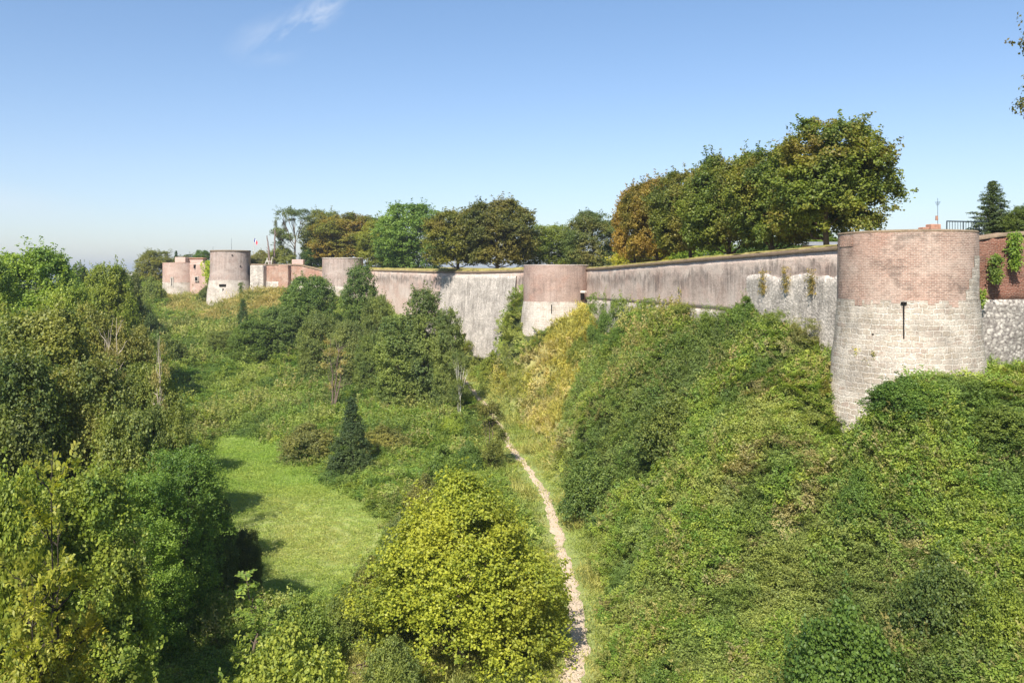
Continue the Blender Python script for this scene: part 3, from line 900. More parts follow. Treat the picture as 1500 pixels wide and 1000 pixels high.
def limbs(name, H, lobes, r0, base=.0, lean=(0, 0), fork=.35, nl=9):
    parts = []
    top = np.array([lean[0], lean[1], H * .72])
    tr = curve((0, 0, -.6), top, (R.normal() * .3, R.normal() * .3, 0), 10, .05)
    parts.append(tube(tr, np.linspace(r0, r0 * .25, 10), 9))
    idx = R.permutation(len(lobes))[:nl]
    for k in idx:
        c = lobes[k][0]
        h = np.clip(c[2] * R.uniform(.35, .6), H * .12, H * .65)
        s = tr[np.argmin(abs(tr[:, 2] - h))]
        rr = r0 * R.uniform(.3, .5) * (1 - h / H)
        q = curve(s, c, (0, 0, -.12 * H * R.random()), 8, .06)
        parts.append(tube(q, np.linspace(rr + .02, .015, 8), 5))
        for _ in range(2):
            e = c + rdir(1)[0] * lobes[k][1] * .8
            parts.append(tube(curve(q[4], e, (0, 0, .1), 5, .05), np.linspace(rr * .5 + .01, .01, 5), 4))
    V, Fq, o = [], [], 0
    for v, f in parts:
        V.append(v); Fq.append(f + o); o += len(v)
    return mesh(name, np.concatenate(V), np.concatenate(Fq), M['bark'], smooth=True)


def envw(shape, u):
    if shape == 'round': return math.sin(math.pi * (.12 + .80 * u)) ** .7
    if shape == 'full': return max((1 - max(0, u - .55) ** 2 * 2.3) * (.75 + .25 * min(1, u / .3)), .15)
    if shape == 'dome': return math.cos(math.pi * .5 * u ** 1.5) ** .8
    if shape == 'cone': return (1 - u) ** .9 + .05
    if shape == 'column': return math.sin(math.pi * (.15 + .75 * u)) ** .4
    return math.sin(math.pi * (.05 + .72 * u)) ** .8


def crown_lobes(H, Rw, n, lo=.25, shape='round', seed=0, flat=.85, lr=(.24, .38)):
    """lobes (centre, radii) filling an envelope of half width Rw between lo*H and H"""
    L = []
    tries = 0
    while len(L) < n and tries < n * 40:
        tries += 1
        u = R.random()
        w = envw(shape, u)
        rl = Rw * R.uniform(*lr) * (.55 + .45 * w)
        a = R.random() * 2 * math.pi
        rad = max(0, Rw * w - rl * .8) * R.uniform(.35, 1) ** .5
        z = H * lo + (H * (1 - lo) - rl * flat) * u + rl * .2
        c = np.array([rad * math.cos(a), rad * math.sin(a), z])
        if all(np.linalg.norm(c - q) > .55 * rl for q, _ in L):
            L.append((c, np.array([rl, rl, rl * flat * R.uniform(.8, 1.1)])))
    return L


def crown(name, lobes, nleaf, L, rc=.35, k=14, up=.45, rnd=.8, mat=None, hole=.36, shell=.72, wid=.36, spread=1., env=None):
    ar = np.array([l[1][0] ** 2 for l in lobes])
    ns = nleaf // k
    which = R.choice(len(lobes), int(ns * 2.4), p=ar / ar.sum())
    C = np.array([l[0] for l in lobes])[which]; Rd = np.array([l[1] for l in lobes])[which]
    d = rdir(len(which))
    d[:, 2] = np.where(d[:, 2] < -.3, -d[:, 2], d[:, 2])
    rr = (shell + (1.08 - shell) * R.random((len(which), 1)) ** .7)
    p = C + d * Rd * rr * spread
    keep = np.ones(len(p), bool)
    LC = np.array([l[0] for l in lobes]); LR = np.array([l[1] for l in lobes])
    for c, r in zip(LC, LR):
        keep &= (np.linalg.norm((p - c) / r, axis=1) > .62)
    keep &= fbm(p / (rc * 2.2) + 9, 2) > hole
    p, d = p[keep][:ns], d[keep][:ns]
    if env:      # leaves between the big limbs: a second, uneven skin over the whole crown
        H, Rw, lo, shape, fr = env
        m = int(ns * fr)
        sel = R.permutation(len(p))[:max(0, len(p) - m)]
        p, d = p[sel], d[sel]
        m2 = int(m * 1.5)
        u = R.random(m2) ** .9; a = R.random(m2) * 2 * math.pi
        ww = np.array([envw(shape, q) for q in u])
        nn = fbm(np.stack([np.cos(a) * Rw * .8, np.sin(a) * Rw * .8, u * H * .8], 1) / (Rw * .45) + 31, 3)
        r_ = Rw * ww * (.42 + .95 * nn) * (1 - .35 * R.random(m2) ** 2)
        q_ = np.stack([r_ * np.cos(a), r_ * np.sin(a), H * lo + H * (.97 - lo) * u], 1)
        k_ = fbm(q_ / (rc * 2.2) + 9, 2) > hole
        q_ = q_[k_][:m]; a = a[k_][:m]; u = u[k_][:m]
        p = np.concatenate([p, q_]); d = np.concatenate([d, unit(np.stack([np.cos(a), np.sin(a), .1 + u * 1.1], 1))])
    # stray shoots that break the outline
    m = max(6, ns // 22)
    q = R.integers(0, len(p), m)
    parts = [sprig_leaves(p, d, rc * R.uniform(.6, 1.25, len(p)), k, L, up, rnd, wid, .75)]
    for s in (.5, .9, 1.3):
        parts.append(sprig_leaves(p[q] + (d[q] + np.array([0, 0, .35])) * rc * s * 1.5, d[q], rc * (.6 - .3 * s / 1.3), max(3, k // 2), L, up, rnd, wid))
    return finish(name, parts, mat or M['leaf'])


TPL = {}


def tpl(name, kind, H, Rw, n, nleaf, L, r0=.2, lo=.25, shape='round', rc=.35, k=14, hole=.36, trunk=True, lr=(.24, .38), up=.45, rnd=.8, shell=.72, wid=.36, nl=9, flat=1.1, fr=.28):
    lb = crown_lobes(H, Rw, n, lo, shape, lr=lr, flat=flat)
    cm = crown(name + '_crown', lb, nleaf, L, rc, k, up, rnd, hole=hole, shell=shell, wid=wid, env=(H, Rw, lo, shape, fr) if fr else None)
    co = np.empty(len(cm.vertices) * 3, np.float32); cm.vertices.foreach_get('co', co); co = co.reshape(-1, 3)
    top = np.percentile(co[:, 2], 99.7); half = np.percentile(np.abs(co[:, 0]), 98.5)
    TPL[name] = dict(kind=kind, H=top, R=half, crown=cm, trunk=limbs(name + '_trunk', H, lb, r0, nl=nl) if trunk else None)


# native sizes in metres
for q in 'abc':
    tpl('sycamore_' + q, 'sycamore_tree', 11, 4.6, 62, 72000, .20, .24, .16, 'full', .46, 15, .38, lr=(.18, .34), wid=.42, fr=.15)
for q in 'abcd':
    tpl('broad_' + q, 'broadleaf_tree', 9, 3.6, 50, 52000, .155, .16, .02, 'full', .38, 15, .37, lr=(.2, .38), wid=.44, fr=.22)
for q in 'ab':
    tpl('tall_' + q, 'slender_tree', 12, 2.6, 48, 48000, .155, .13, .02, 'full', .34, 15, .36, lr=(.32, .48), wid=.42)
for q in 'ab':
    tpl('airy_' + q, 'airy_tree', 11, 3.4, 14, 7000, .16, .14, .34, 'round', .4, 12, .42, lr=(.2, .3), shell=.3, fr=0)
for q in 'abcd':
    tpl('bush_' + q, 'shrub', 3.2, 2.2, 20, 20000, .115, .08, .0, 'dome', .26, 14, .38, trunk=False, lr=(.28, .45))
for q in 'ab':
    tpl('shoots_' + q, 'shrub', 3.4, 1.5, 13, 9000, .10, .05, .0, 'column', .22, 12, .4, trunk=False, lr=(.25, .42), rnd=.9, wid=.28)
tpl('scrubtree', 'scrub_tree', 6.5, 2.1, 22, 15000, .13, .1, .12, 'round', .34, 12, .40, lr=(.22, .4), fr=.12, flat=1.0)
tpl('juniper', 'evergreen_tree', 6, 1.7, 26, 24000, .10, .12, .02, 'cone', .22, 14, .34, lr=(.26, .42))
tpl('yellowtree', 'yellow_maple', 9.3, 4.9, 64, 90000, .125, .22, .06, 'dome', .33, 16, .36, lr=(.17, .28), wid=.42)
tpl('neartree', 'leafy_tree', 12, 4.2, 60, 84000, .175, .18, .04, 'full', .42, 14, .40, lr=(.18, .34), wid=.42, fr=.2)
tpl('ivytree', 'ivy_clad_tree', 12, 3.0, 34, 62000, .12, .2, .02, 'column', .34, 16, .42, lr=(.26, .44))


def spruce():
    parts, tb = [], []
    H = 8.
    tb.append(tube(curve((0, 0, -.5), (0, 0, H), (.1, 0, 0), 10, .02), np.linspace(.16, .02, 10), 7))
    for z in np.arange(.8, H - .1, .27):
        w = (1 - z / H) ** .85 * 2.5 * R.uniform(.75, 1.12) + .12
        for a in np.arange(0, 2 * math.pi, 2 * math.pi / 6) + R.random() * 2:
            ww = w * R.uniform(.6, 1.15)
            d = np.array([math.cos(a), math.sin(a), 0])
            e = np.array([0, 0, z]) + d * ww + np.array([0, 0, -.18 * ww + .1])
            q = curve((0, 0, z), e, (0, 0, -.12 * ww), 8, .02)
            tb.append(tube(q, np.linspace(.025, .006, 8), 4))
            m = max(4, int(ww * 9))
            tt = R.random(m) ** .7
            cp = np.stack([np.interp(tt, np.linspace(0, 1, 8), q[:, c]) for c in range(3)], 1)
            parts.append(sprig_leaves(cp + np.array([0, 0, -.04]), np.repeat(d[None], m, 0), .2, 12, .2, .3, .9, .16, .55))
    cm = finish('spruce_crown', parts, M['needle'])
    V, Fq, o = [], [], 0
    for v, f in tb:
        V.append(v); Fq.append(f + o); o += len(v)
    TPL['spruce'] = dict(kind='spruce_tree', H=H, R=2.5, crown=cm, trunk=mesh('spruce_trunk', np.concatenate(V), np.concatenate(Fq), M['bark'], smooth=True))


spruce()


def sapling(name, H=10., Rw=2.6, nb=46, kind='young_ash_tree', fork=True):
    """slim ash: forked stem and pinnate fronds"""
    tb, parts = [], []
    s1 = curve((0, 0, -.6), (.5, .2, H), (.5, 0, 0), 14, .05)
    s1[:, 0] += .25 * np.sin(np.linspace(0, 7, 14)); tb.append(tube(s1, np.linspace(.12, .012, 14), 8))
    stems = [s1]
    if fork:
        s2 = curve(s1[3], (-1.1, .3, H * .86), (-.4, .1, .4), 12, .05)
        tb.append(tube(s2, np.linspace(.10, .012, 12), 7)); stems.append(s2)
        s3 = curve(s1[4], (1.7, -.4, H * .8), (.5, -.1, .2), 12, .05)
        tb.append(tube(s3, np.linspace(.08, .012, 12), 7)); stems.append(s3)
    for i in range(nb):
        s = stems[i % len(stems)]
        q = R.uniform(.28, 1.)
        b = s[int(q * (len(s) - 1))]
        a = R.random() * 2 * math.pi
        ln = Rw * (1.05 - q * .65) * R.uniform(.35, 1)
        e = b + np.array([math.cos(a) * ln, math.sin(a) * ln, ln * R.uniform(.15, .8)])
        br = curve(b, e, (0, 0, .15), 7, .04)
        tb.append(tube(br, np.linspace(.03, .006, 7), 4))
        nf = max(5, int(ln * 11))
        tt = R.uniform(.25, 1.05, nf)
        cp = np.stack([np.interp(tt, np.linspace(0, 1, 7), br[:, c]) for c in range(3)], 1) + R.normal(size=(nf, 3)) * .1
        fd = unit(rdir(nf) * .8 + np.array([0, 0, .15]) + (e - b) / ln * .6)
        # frond: leaflets in pairs along a rachis
        fl = R.uniform(.28, .5, nf)
        for j in range(6):
            for sgn in (-1, 1):
                side = unit(np.cross(fd, np.array([0, 0, 1.]) + rdir(nf) * .25))
                pp = cp + fd * (fl * (j + .6) / 6)[:, None] - np.array([0, 0, 1]) * (.14 * ((j + .6) / 6) ** 2)
                nr = unit(np.cross(side, fd)); nr *= np.sign(nr[:, 2:3] + 1e-6)
                tn = unit(side * sgn + fd * .45 + R.normal(size=(nf, 3)) * .12)
                nr = unit(nr - tn * np.sum(nr * tn, 1, keepdims=True))
                v, f = quads(pp, nr, tn, fl * .42, fl * .10, .1)
                parts.append((v, f, pp))
    V, Fq, o = [], [], 0
    for v, f in tb:
        V.append(v); Fq.append(f + o); o += len(v)
    TPL[name] = dict(kind=kind, H=H, R=Rw, crown=finish(name + '_crown', parts, M['leaf']), trunk=mesh(name + '_trunk', np.concatenate(V), np.concatenate(Fq), M['bark'], smooth=True))


sapling('ash', nb=95)
sapling('fronds', 5., 1.5, 26, 'frond_leaved_sapling', False)


def bare():
    tb = []
    for j in range(3):
        x0 = R.uniform(-.25, .25)
        s = curve((x0, 0, -.4), (x0 + R.uniform(-1.2, 1.2), R.uniform(-.5, .5), 7 * R.uniform(.8, 1)), (R.normal() * .3, 0, 0), 10, .07)
        tb.append(tube(s, np.linspace(.11, .015, 10), 6))
        for _ in range(9):
            b = s[R.integers(3, 10)]
            e = b + np.array([R.uniform(-1.1, 1.1), R.uniform(-.8, .8), R.uniform(.3, 1.5)])
            tb.append(tube(curve(b, e, (0, 0, .1), 6, .05), np.linspace(.035, .008, 6), 4))
    V, Fq, o = [], [], 0
    for v, f in tb:
        V.append(v); Fq.append(f + o); o += len(v)
    lb = crown_lobes(7, 1.5, 9, .35, 'round')
    TPL['bare'] = dict(kind='half_bare_tree', H=7, R=1.5, crown=crown('bare_crown', lb, 1500, .12, .3, 8, hole=.4, shell=.2), trunk=mesh('bare_trunk', np.concatenate(V), np.concatenate(Fq), M['bark'], smooth=True))


bare()

# ------------------------------------------------------------------ planting
SH = {}
BARK = (.16, .12, .09)


def plant(t, px, d, top, wpx, c, label, cat=None, au=0., group=None, up=False, name=None, bark=BARK, z=None, sy=None):
    T_ = TPL[t]
    x, y = (px - CX) / F * d, d
    zg = float((tz if up else ground)(x, y)[0]) if z is None else z
    ht = CZ + (HY - top) / F * d - zg
    s = max(.05, ht / T_['H'])
    w = wpx / 2 / F * d / T_['R']
    if t.startswith('bush'): s = min(s, w * 1.45)
    rz = R.random() * 6.283
    sc3 = (w, sy or w, s)
    nm = name or T_['kind']
    cat = cat or ('shrub' if T_['trunk'] is None else 'tree')
    if T_['trunk'] is None:
        o = link(nm, T_['crown'], None, (x, y, zg - .1))
        o.scale = sc3; o.rotation_euler = (0, 0, rz); o.color = (*c, au)
        return tag(o, label, cat, group)
    r = empty(nm, (x, y, zg - .1), rz)
    r.scale = sc3
    a = link('crown', T_['crown'], r); a.color = (*c, au)
    if t == 'ash': bark = (.06, .05, .035)
    b = link('trunk', T_['trunk'], r); b.color = (*bark, 1)
    return tag(r, label, cat, group)


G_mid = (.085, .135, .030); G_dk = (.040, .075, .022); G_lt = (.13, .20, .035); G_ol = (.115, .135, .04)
G_bl = (.060, .095, .040); G_yl = (.20, .22, .03); G_sy = (.078, .115, .028); G_gr = (.12, .15, .07)
GL = 'trees of the left bank'; GU = 'trees along the top of the rampart'; GB = 'trees on the slope below the far ramparts'
GR = 'shrubs on the rampart bank'; GM = 'shrubs between lawn and path'; GW = 'shrubs along the foot of the long wall'; GF = 'low growth on the far ramparts'
items = [
    # upper town, row of sycamores
    ('sycamore_a', 1214, 57, 177, 166, G_sy, 'tallest broad sycamore behind the long wall, nearest the big tower', .45, GU, 1),
    ('sycamore_b', 1133, 62, 214, 128, G_sy, 'sycamore behind the long wall, second from the big tower, yellowish green', .5, GU, 1),
    ('sycamore_c', 1066, 69, 228, 120, G_sy, 'dark sycamore in the middle of the row behind the long wall', .3, GU, 1),
    ('sycamore_a', 1010, 76, 246, 104, (.08, .105, .028), 'olive sycamore with a leaning dark trunk left of the middle of the row', .35, GU, 1),
    ('sycamore_b', 962, 84, 261, 92, (.11, .105, .025), 'rusty brown sycamore near the left end of the row', .6, GU, 1),
    ('sycamore_c', 929, 90, 272, 62, (.15, .12, .025), 'orange sycamore closing the left end of the row', .65, GU, 1),
    ('bush_a', 1040, 96, 348, 130, G_lt, 'bright yellow-green bush glimpsed between the sycamore trunks', .1, GU, 1),
    ('bush_b', 950, 100, 350, 110, G_yl, 'yellow bush under the orange sycamore', .5, GU, 1),
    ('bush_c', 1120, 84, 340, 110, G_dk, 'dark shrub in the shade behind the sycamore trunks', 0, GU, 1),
    ('broad_a', 1180, 110, 338, 120, G_mid, 'low green tree seen under the tallest sycamore', 0, GU, 1),
    # mid distance trees
    ('broad_b', 868, 118, 309, 78, G_bl, 'blue-green tree with reddish top right of the second tower head', .35, GU, 1),
    ('broad_c', 805, 128, 329, 86, (.09, .13, .035), 'low even green tree behind the second tower', .1, GU, 1),
    ('sycamore_b', 729, 118, 292, 104, (.075, .09, .03), 'broad dark olive tree with a clear trunk left of the second tower', .25, GU, 1),
    ('sycamore_c', 672, 122, 306, 92, (.095, .115, .03), 'olive tree touching the left side of the broad dark one', .3, GU, 1),
    ('broad_d', 603, 150, 298, 104, (.08, .14, .04), 'rounded fresh green tree above the streaked wall', .0, GU, 1),
    ('broad_a', 560, 162, 322, 70, (.12, .15, .035), 'yellowish low tree behind the third tower', .2, GU, 1),
    ('sycamore_a', 510, 172, 314, 100, (.09, .11, .028), 'russet-topped tree right above the third tower', .7, GU, 1),
    ('broad_c', 474, 178, 308, 62, (.09, .12, .035), 'tree with an open crown left of the russet one', .3, GU, 1),
    ('airy_a', 430, 172, 302, 54, (.07, .10, .045), 'tall airy tree with forked bare trunk and round tufts', 0, GU, 1),
    ('airy_b', 412, 173, 308, 20, (.07, .09, .04), 'thin crooked tree with a tuft at its tip left of the airy one', .2, GU, 1),
    ('bush_a', 470, 174, 352, 60, G_dk, 'dark bush between airy tree and third tower', 0, GF, 1),
    ('bush_b', 412, 171, 358, 46, (.11, .14, .05), 'pale green bush at the foot of the airy tree', 0, GF, 1),
    ('bush_d', 382, 172, 366, 40, (.13, .14, .06), 'sparse scrub right behind the far tower', .2, GF, 1),
    ('broad_a', 229, 190, 366, 52, (.10, .12, .03), 'rounded hedge capping the rampart left of the leftmost tower', .1, GF, 0),
    ('juniper', 258, 200, 367, 12, G_dk, 'small pointed evergreen behind the leftmost tower', 0, GF, 1),
    ('bush_a', 278, 198, 372, 50, (.06, .085, .03), 'dark hedge behind the leftmost tower', 0, GF, 1),
    ('broad_b', 297, 190, 366, 22, (.06, .11, .035), 'small green tree left of the far tower', 0, GF, 1),
    ('juniper', 289, 192, 366, 10, G_dk, 'narrow evergreen beside the small green tree left of the far tower', 0, GF, 1),
    # right
    ('spruce', 1454, 62, 263, 108, (.055, .085, .04), 'pointed spruce rising behind the wall right of the near tower', 0, GU, 1),
    ('broad_b', 1505, 60, 300, 58, (.065, .10, .03), 'leafy tree beside the spruce at the right edge', 0, GU, 1),
    ('broad_d', 1480, 75, 312, 60, (.08, .115, .03), 'low tree in the gap between spruce and right-hand tree', 0, GU, 1),
    # left bank
    ('neartree', 45, 72, 364, 150, (.115, .185, .04), 'tallest bright green maple standing against the sky at the left', .05, GL, 0),
    ('neartree', -25, 58, 378, 120, (.12, .18, .04), 'bright green tree cut by the left edge beside the tallest maple', .0, GL, 0),
    ('broad_b', 113, 98, 389, 52, (.06, .09, .045), 'dark blue-green tree top poking out right of the tallest maple', 0, GL, 0),
    ('broad_d', 160, 96, 387, 74, (.10, .145, .03), 'round tree with sunlit yellow crown and black shade under it', .15, GL, 0),
    ('broad_c', 186, 104, 399, 46, (.07, .095, .04), 'small dull green tree at the edge of the gap to the castle', .1, GL, 0),
    ('broad_a', 100, 66, 418, 92, (.13, .185, .04), 'sunny green crown just below the tallest maple', .05, GL, 0),
    ('broad_b', 140, 64, 448, 92, G_ol, 'olive green crown in front of the sunlit round tree', .1, GL, 0),
    ('neartree', 62, 50, 452, 165, (.12, .15, .045), 'wide grey-green crown filling the left edge under the maples', .08, GL, 0),
    ('broad_c', 190, 66, 478, 84, (.11, .13, .045), 'olive tree with thin bare twigs at the inner edge of the left bank', .1, GL, 0),
    ('neartree', 8, 38, 520, 160, (.075, .11, .035), 'shady dark tree low at the left edge', .1, GL, 0),
    ('neartree', 118, 42, 528, 150, (.11, .14, .045), 'grey-green tree below the wide crown, reddish leaf tips', .2, GL, 0),
    ('broad_d', 214, 54, 530, 100, (.10, .135, .04), 'round leafy tree above the ivy-clad trunk', .05, GL, 0),
    ('broad_a', 190, 40, 596, 124, (.105, .14, .045), 'tree with silvery leaf undersides left of the ivy-clad trunk top', .0, GL, 0),
    ('broad_b', 240, 46, 590, 78, (.095, .13, .04), 'tree crown overhanging the far left corner of the lawn', .0, GL, 0),
    ('ivytree', 268, 38.5, 655, 120, (.075, .135, .03), 'tree column smothered in ivy beside the lawn', .0, GL, 0),
    ('ivytree', 206, 35, 690, 124, (.085, .15, .03), 'second ivy-smothered tree, left of the one beside the lawn', .0, GL, 0),
    ('broad_c', 312, 42, 728, 60, (.055, .085, .03), 'dark ivy tree leaning over the lawn edge', .0, GL, 0),
    ('neartree', 118, 28, 690, 190, (.12, .175, .035), 'yellow-green tree behind the slim ash in the left foreground', .15, GL, 0),
    ('broad_d', 0, 25, 690, 150, (.13, .18, .035), 'bright yellowish tree in the left foreground, cut by the frame edge', .1, GL, 0),
    ('ash', 72, 18.5, 648, 190, (.13, .16, .03), 'slim young ash with forked dark trunk and orange tip in the left foreground', .35, GL, 0),
    ('bush_a', 30, 20, 880, 230, (.11, .17, .03), 'leafy bush at the foot of the young ash', .0, GL, 0),
    ('bush_b', 195, 23, 870, 240, (.13, .165, .04), 'low sunny bush at the bottom left, right of the young ash', .05, GL, 0),
    ('bush_c', 335, 26, 940, 170, (.13, .18, .04), 'bush below the dark hollow at the bottom left', .0, GL, 0),
    ('broad_a', 362, 44, 772, 42, (.06, .085, .03), 'small dark tree standing free at the lawn edge', .1, GL, 0),
    ('fronds', 383, 33, 842, 100, (.12, .18, .04), 'frond-leaved sapling in front of the dark hollow', .0, GL, 0),
    ('bush_d', 440, 36, 850, 110, (.095, .145, .035), 'rounded bush right of the frond-leaved sapling', .0, GL, 0),
    ('bush_a', 425, 29, 905, 190, (.14, .185, .04), 'pale green bush with dead twigs at the bottom, left of the bare patch', .05, GL, 0),
    ('bush_b', 505, 40, 832, 70, (.10, .14, .04), 'bush touching the near edge of the lawn', .0, GM, 0),
    ('bush_c', 545, 44, 796, 74, (.11, .13, .04), 'olive bush left of the big yellow maple', .2, GM, 0),
    # middle
    ('yellowtree', 676, 38, 692, 286, (.150, .192, .030), 'big dome of yellow-green maple leaves beside the path', .12, None, 0),
    ('bush_d', 575, 34, 930, 90, (.10, .14, .045), 'grey-green shrub under the left side of the yellow maple', .0, GM, 0),
    ('scrubtree', 717, 71, 584, 46, (.09, .115, .035), 'small olive tree standing at the left edge of the path', .2, GM, 0),
    ('bush_a', 686, 70, 632, 48, (.075, .13, .035), 'green bush behind the small olive tree by the path', .0, GM, 0),
    ('bush_b', 650, 64, 638, 70, (.085, .14, .035), 'leafy bush above the yellow maple, left of the path', .0, GM, 0),
    ('bush_c', 622, 59, 688, 64, (.10, .12, .045), 'bush with greyish seed heads left of the yellow maple top', .3, GM, 0),
    ('bush_d', 592, 54, 742, 60, (.08, .115, .05), 'bluish bush at the lawn edge left of the yellow maple', .0, GM, 0),
    ('juniper', 515, 73, 582, 66, (.045, .075, .035), 'dark pointed evergreen above the lawn', .0, GM, 0),
    ('bush_d', 452, 79, 618, 90, (.105, .125, .05), 'grey-green mound of scrub at the far lawn edge', .1, GM, 0),
    ('bush_a', 560, 80, 622, 80, (.12, .14, .05), 'scrub right of the dark evergreen', .3, GM, 0),
    ('bush_c', 664, 84, 604, 46, (.14, .20, .04), 'lime green bush at the foot of the white-stemmed tree', .0, GM, 0),
    # below far ramparts
    ('tall_a', 656, 93, 452, 46, (.10, .14, .05), 'tree with pale stem nearest the path end', .05, GB, 0),
    ('tall_b', 622, 96, 422, 62, (.085, .125, .045), 'tallest grey-green tree in front of the grey stone facing', .05, GB, 0),
    ('tall_a', 582, 96, 462, 66, (.105, .15, .05), 'bushy tree left of the tallest grey-green one', .0, GB, 0),
    ('broad_a', 545, 104, 488, 50, (.085, .125, .04), 'dark green tree above the scrub left of the bushy tree', .0, GB, 0),
    ('bare', 487, 96, 492, 46, (.22, .21, .09), 'half-bare tree with thin pale stems on the slope', .2, GB, 0),
    ('tall_b', 527, 122, 388, 50, (.07, .115, .035), 'deep green tree hiding the right foot of the third tower', .0, GB, 0),
    ('broad_c', 552, 116, 432, 46, (.09, .125, .04), 'green tree right of the deep green one, below the wall', .0, GB, 0),
    ('broad_d', 452, 132, 404, 76, (.07, .12, .035), 'broad dark tree left of the third tower', .0, GB, 0),
    ('broad_b', 412, 126, 448, 60, (.075, .12, .04), 'dark tree below the broad one left of the third tower', .0, GB, 0),
    ('juniper', 356, 136, 438, 26, (.05, .085, .03), 'small pointed evergreen on the dry grass mound', .0, GB, 0),
    ('broad_a', 372, 124, 468, 66, (.07, .115, .03), 'rounded tree below the dry grass mound', .0, GB, 0),
    ('broad_c', 330, 128, 484, 58, (.085, .12, .04), 'light green tree left of the rounded one below the mound', .05, GB, 0),
    ('broad_b', 470, 114, 456, 60, (.09, .125, .045), 'grey-green tree in the middle of the far slope', .0, GB, 0),
    ('broad_d', 512, 108, 470, 56, (.10, .135, .055), 'silvery tree beside the middle of the far slope', .0, GB, 0),
    ('bush_b', 210, 132, 446, 60, (.045, .075, .03), 'dark shrub on the slope left of the castle', .0, GB, 0),
    ('bush_a', 245, 120, 488, 56, (.08, .115, .035), 'green shrub halfway down the slope below the leftmost tower', .1, GB, 0),
    ('bush_d', 200, 150, 432, 52, (.10, .135, .035), 'pale shrub under the hedge left of the leftmost tower', .1, GB, 0),
    ('bush_c', 222, 170, 400, 40, (.10, .14, .04), 'shrub against the left side of the leftmost tower', .1, GB, 0),
    ('bush_c', 205, 112, 520, 60, (.10, .13, .03), 'yellow-green shrub low on the far left slope', .3, GB, 0),
    ('bush_a', 275, 138, 472, 46, (.085, .12, .035), 'round shrub on the slope under the far tower', .05, GB, 0),
    ('bush_c', 306, 168, 408, 30, (.08, .11, .035), 'shrub in the corner left of the far tower foot', .1, GF, 0),
    # along the long wall and on the bank
    ('shoots_a', 876, 90, 426, 34, (.09, .145, .04), 'upright green shrub right of the drain spout', .0, GW, 0),
    ('shoots_b', 915, 82, 428, 44, (.10, .15, .04), 'leafy shrub against the streaked part of the long wall', .0, GW, 0),
    ('shoots_a', 962, 73, 434, 52, (.095, .14, .04), 'shrub with spiky tops in front of the white footing', .0, GW, 0),
    ('shoots_b', 1012, 66, 440, 50, (.11, .145, .045), 'pale-topped shrub halfway along the long wall', .1, GW, 0),
    ('shoots_a', 1050, 60, 444, 46, (.10, .15, .04), 'lime shrub left of the dark bush at the long wall', .0, GW, 0),
    ('bush_a', 1092, 56, 432, 62, (.07, .12, .03), 'dark leafy bush in front of the long wall, left of the stone patch', .0, GW, 0),
    ('shoots_b', 1142, 51.5, 450, 48, (.10, .145, .04), 'upright shrub in front of the grey stone patch', .05, GW, 0),
    ('shoots_a', 1182, 48.5, 462, 44, (.13, .15, .07), 'shrub with fluffy pale seed heads beside the near tower', .25, GW, 0),
    ('shoots_b', 892, 84, 452, 44, (.06, .11, .03), 'dark upright shrub on the bank below the second tower', .0, GR, 0),
    ('bush_b', 918, 76, 470, 56, (.06, .11, .028), 'dark shrub at the right edge of the yellow grass', .0, GR, 0),
    ('bush_c', 850, 89, 468, 36, (.10, .14, .035), 'shrub at the right foot of the second tower', .05, GR, 0),
    ('bush_d', 722, 103, 468, 42, (.12, .16, .035), 'yellow-green shrub left of the second tower foot', .1, GR, 0),
    ('bush_a', 872, 57, 664, 100, (.075, .12, .035), 'big dark bush hanging over the grass beside the path', .0, GR, 0),
    ('bush_b', 1328, 37.6, 548, 118, (.065, .12, .03), 'large dark green bush at the foot of the near tower', .0, GR, 0),
    ('bush_a', 1262, 35.5, 622, 70, (.07, .125, .03), 'smaller bush at the lower left of the large dark one under the near tower', .0, GR, 0),
    ('bush_c', 1470, 36, 590, 120, (.08, .12, .03), 'shrub below the flint wall at the right edge', .0, GR, 0),
    ('bush_d', 1375, 29, 715, 130, (.065, .10, .03), 'dark dense shrub in the middle of the right bank', .0, GR, 0),
    ('bush_a', 1238, 27.5, 868, 170, (.06, .11, .025), 'dark glossy shrub at the bottom of the right bank', .0, GR, 0),
    ('bush_b', 975, 33, 958, 90, (.075, .125, .03), 'small round shrub at the bottom edge, right of the path grass', .0, GR, 0),
    ('bush_c', 1475, 27, 760, 110, (.10, .145, .03), 'leafy shrub at the right edge, lower than the flint wall', .0, GR, 0),
    ('bush_d', 985, 52, 575, 120, (.085, .12, .035), 'shallow dark shrub in the upper middle of the right bank', .1, GR, 0),
]
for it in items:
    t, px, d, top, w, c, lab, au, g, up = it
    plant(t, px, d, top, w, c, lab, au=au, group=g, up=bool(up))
plant('airy_a', 674, 88, 512, 30, (.085, .12, .04), 'small open tree with a thin white stem where the path disappears', group=GM, bark=(.62, .58, .50))
for (px_, d_, top_, w_, lab) in [(168, 57, 462, 40, 'dead pale branches sticking out of the olive tree on the left bank'), 
                                 (236, 50, 486, 36, 'thin bare stems above the far left corner of the lawn')]:
    plant('bare', px_, d_, top_, w_, (.16, .17, .08), lab, au=.3, group=GL, bark=(.45, .38, .30))
# overhanging twig of a tree standing outside at the right
plant('airy_b', 1576, 44, -30, 172, (.07, .09, .03), 'leafy branch tip of a tree reaching in high at the right edge', au=.4, group=GU, up=True)

# ------------------------------------------------------------------ ground cover
lib = bpy.data.collections.new('cover_library')     # not linked to the scene: only sources for the cover


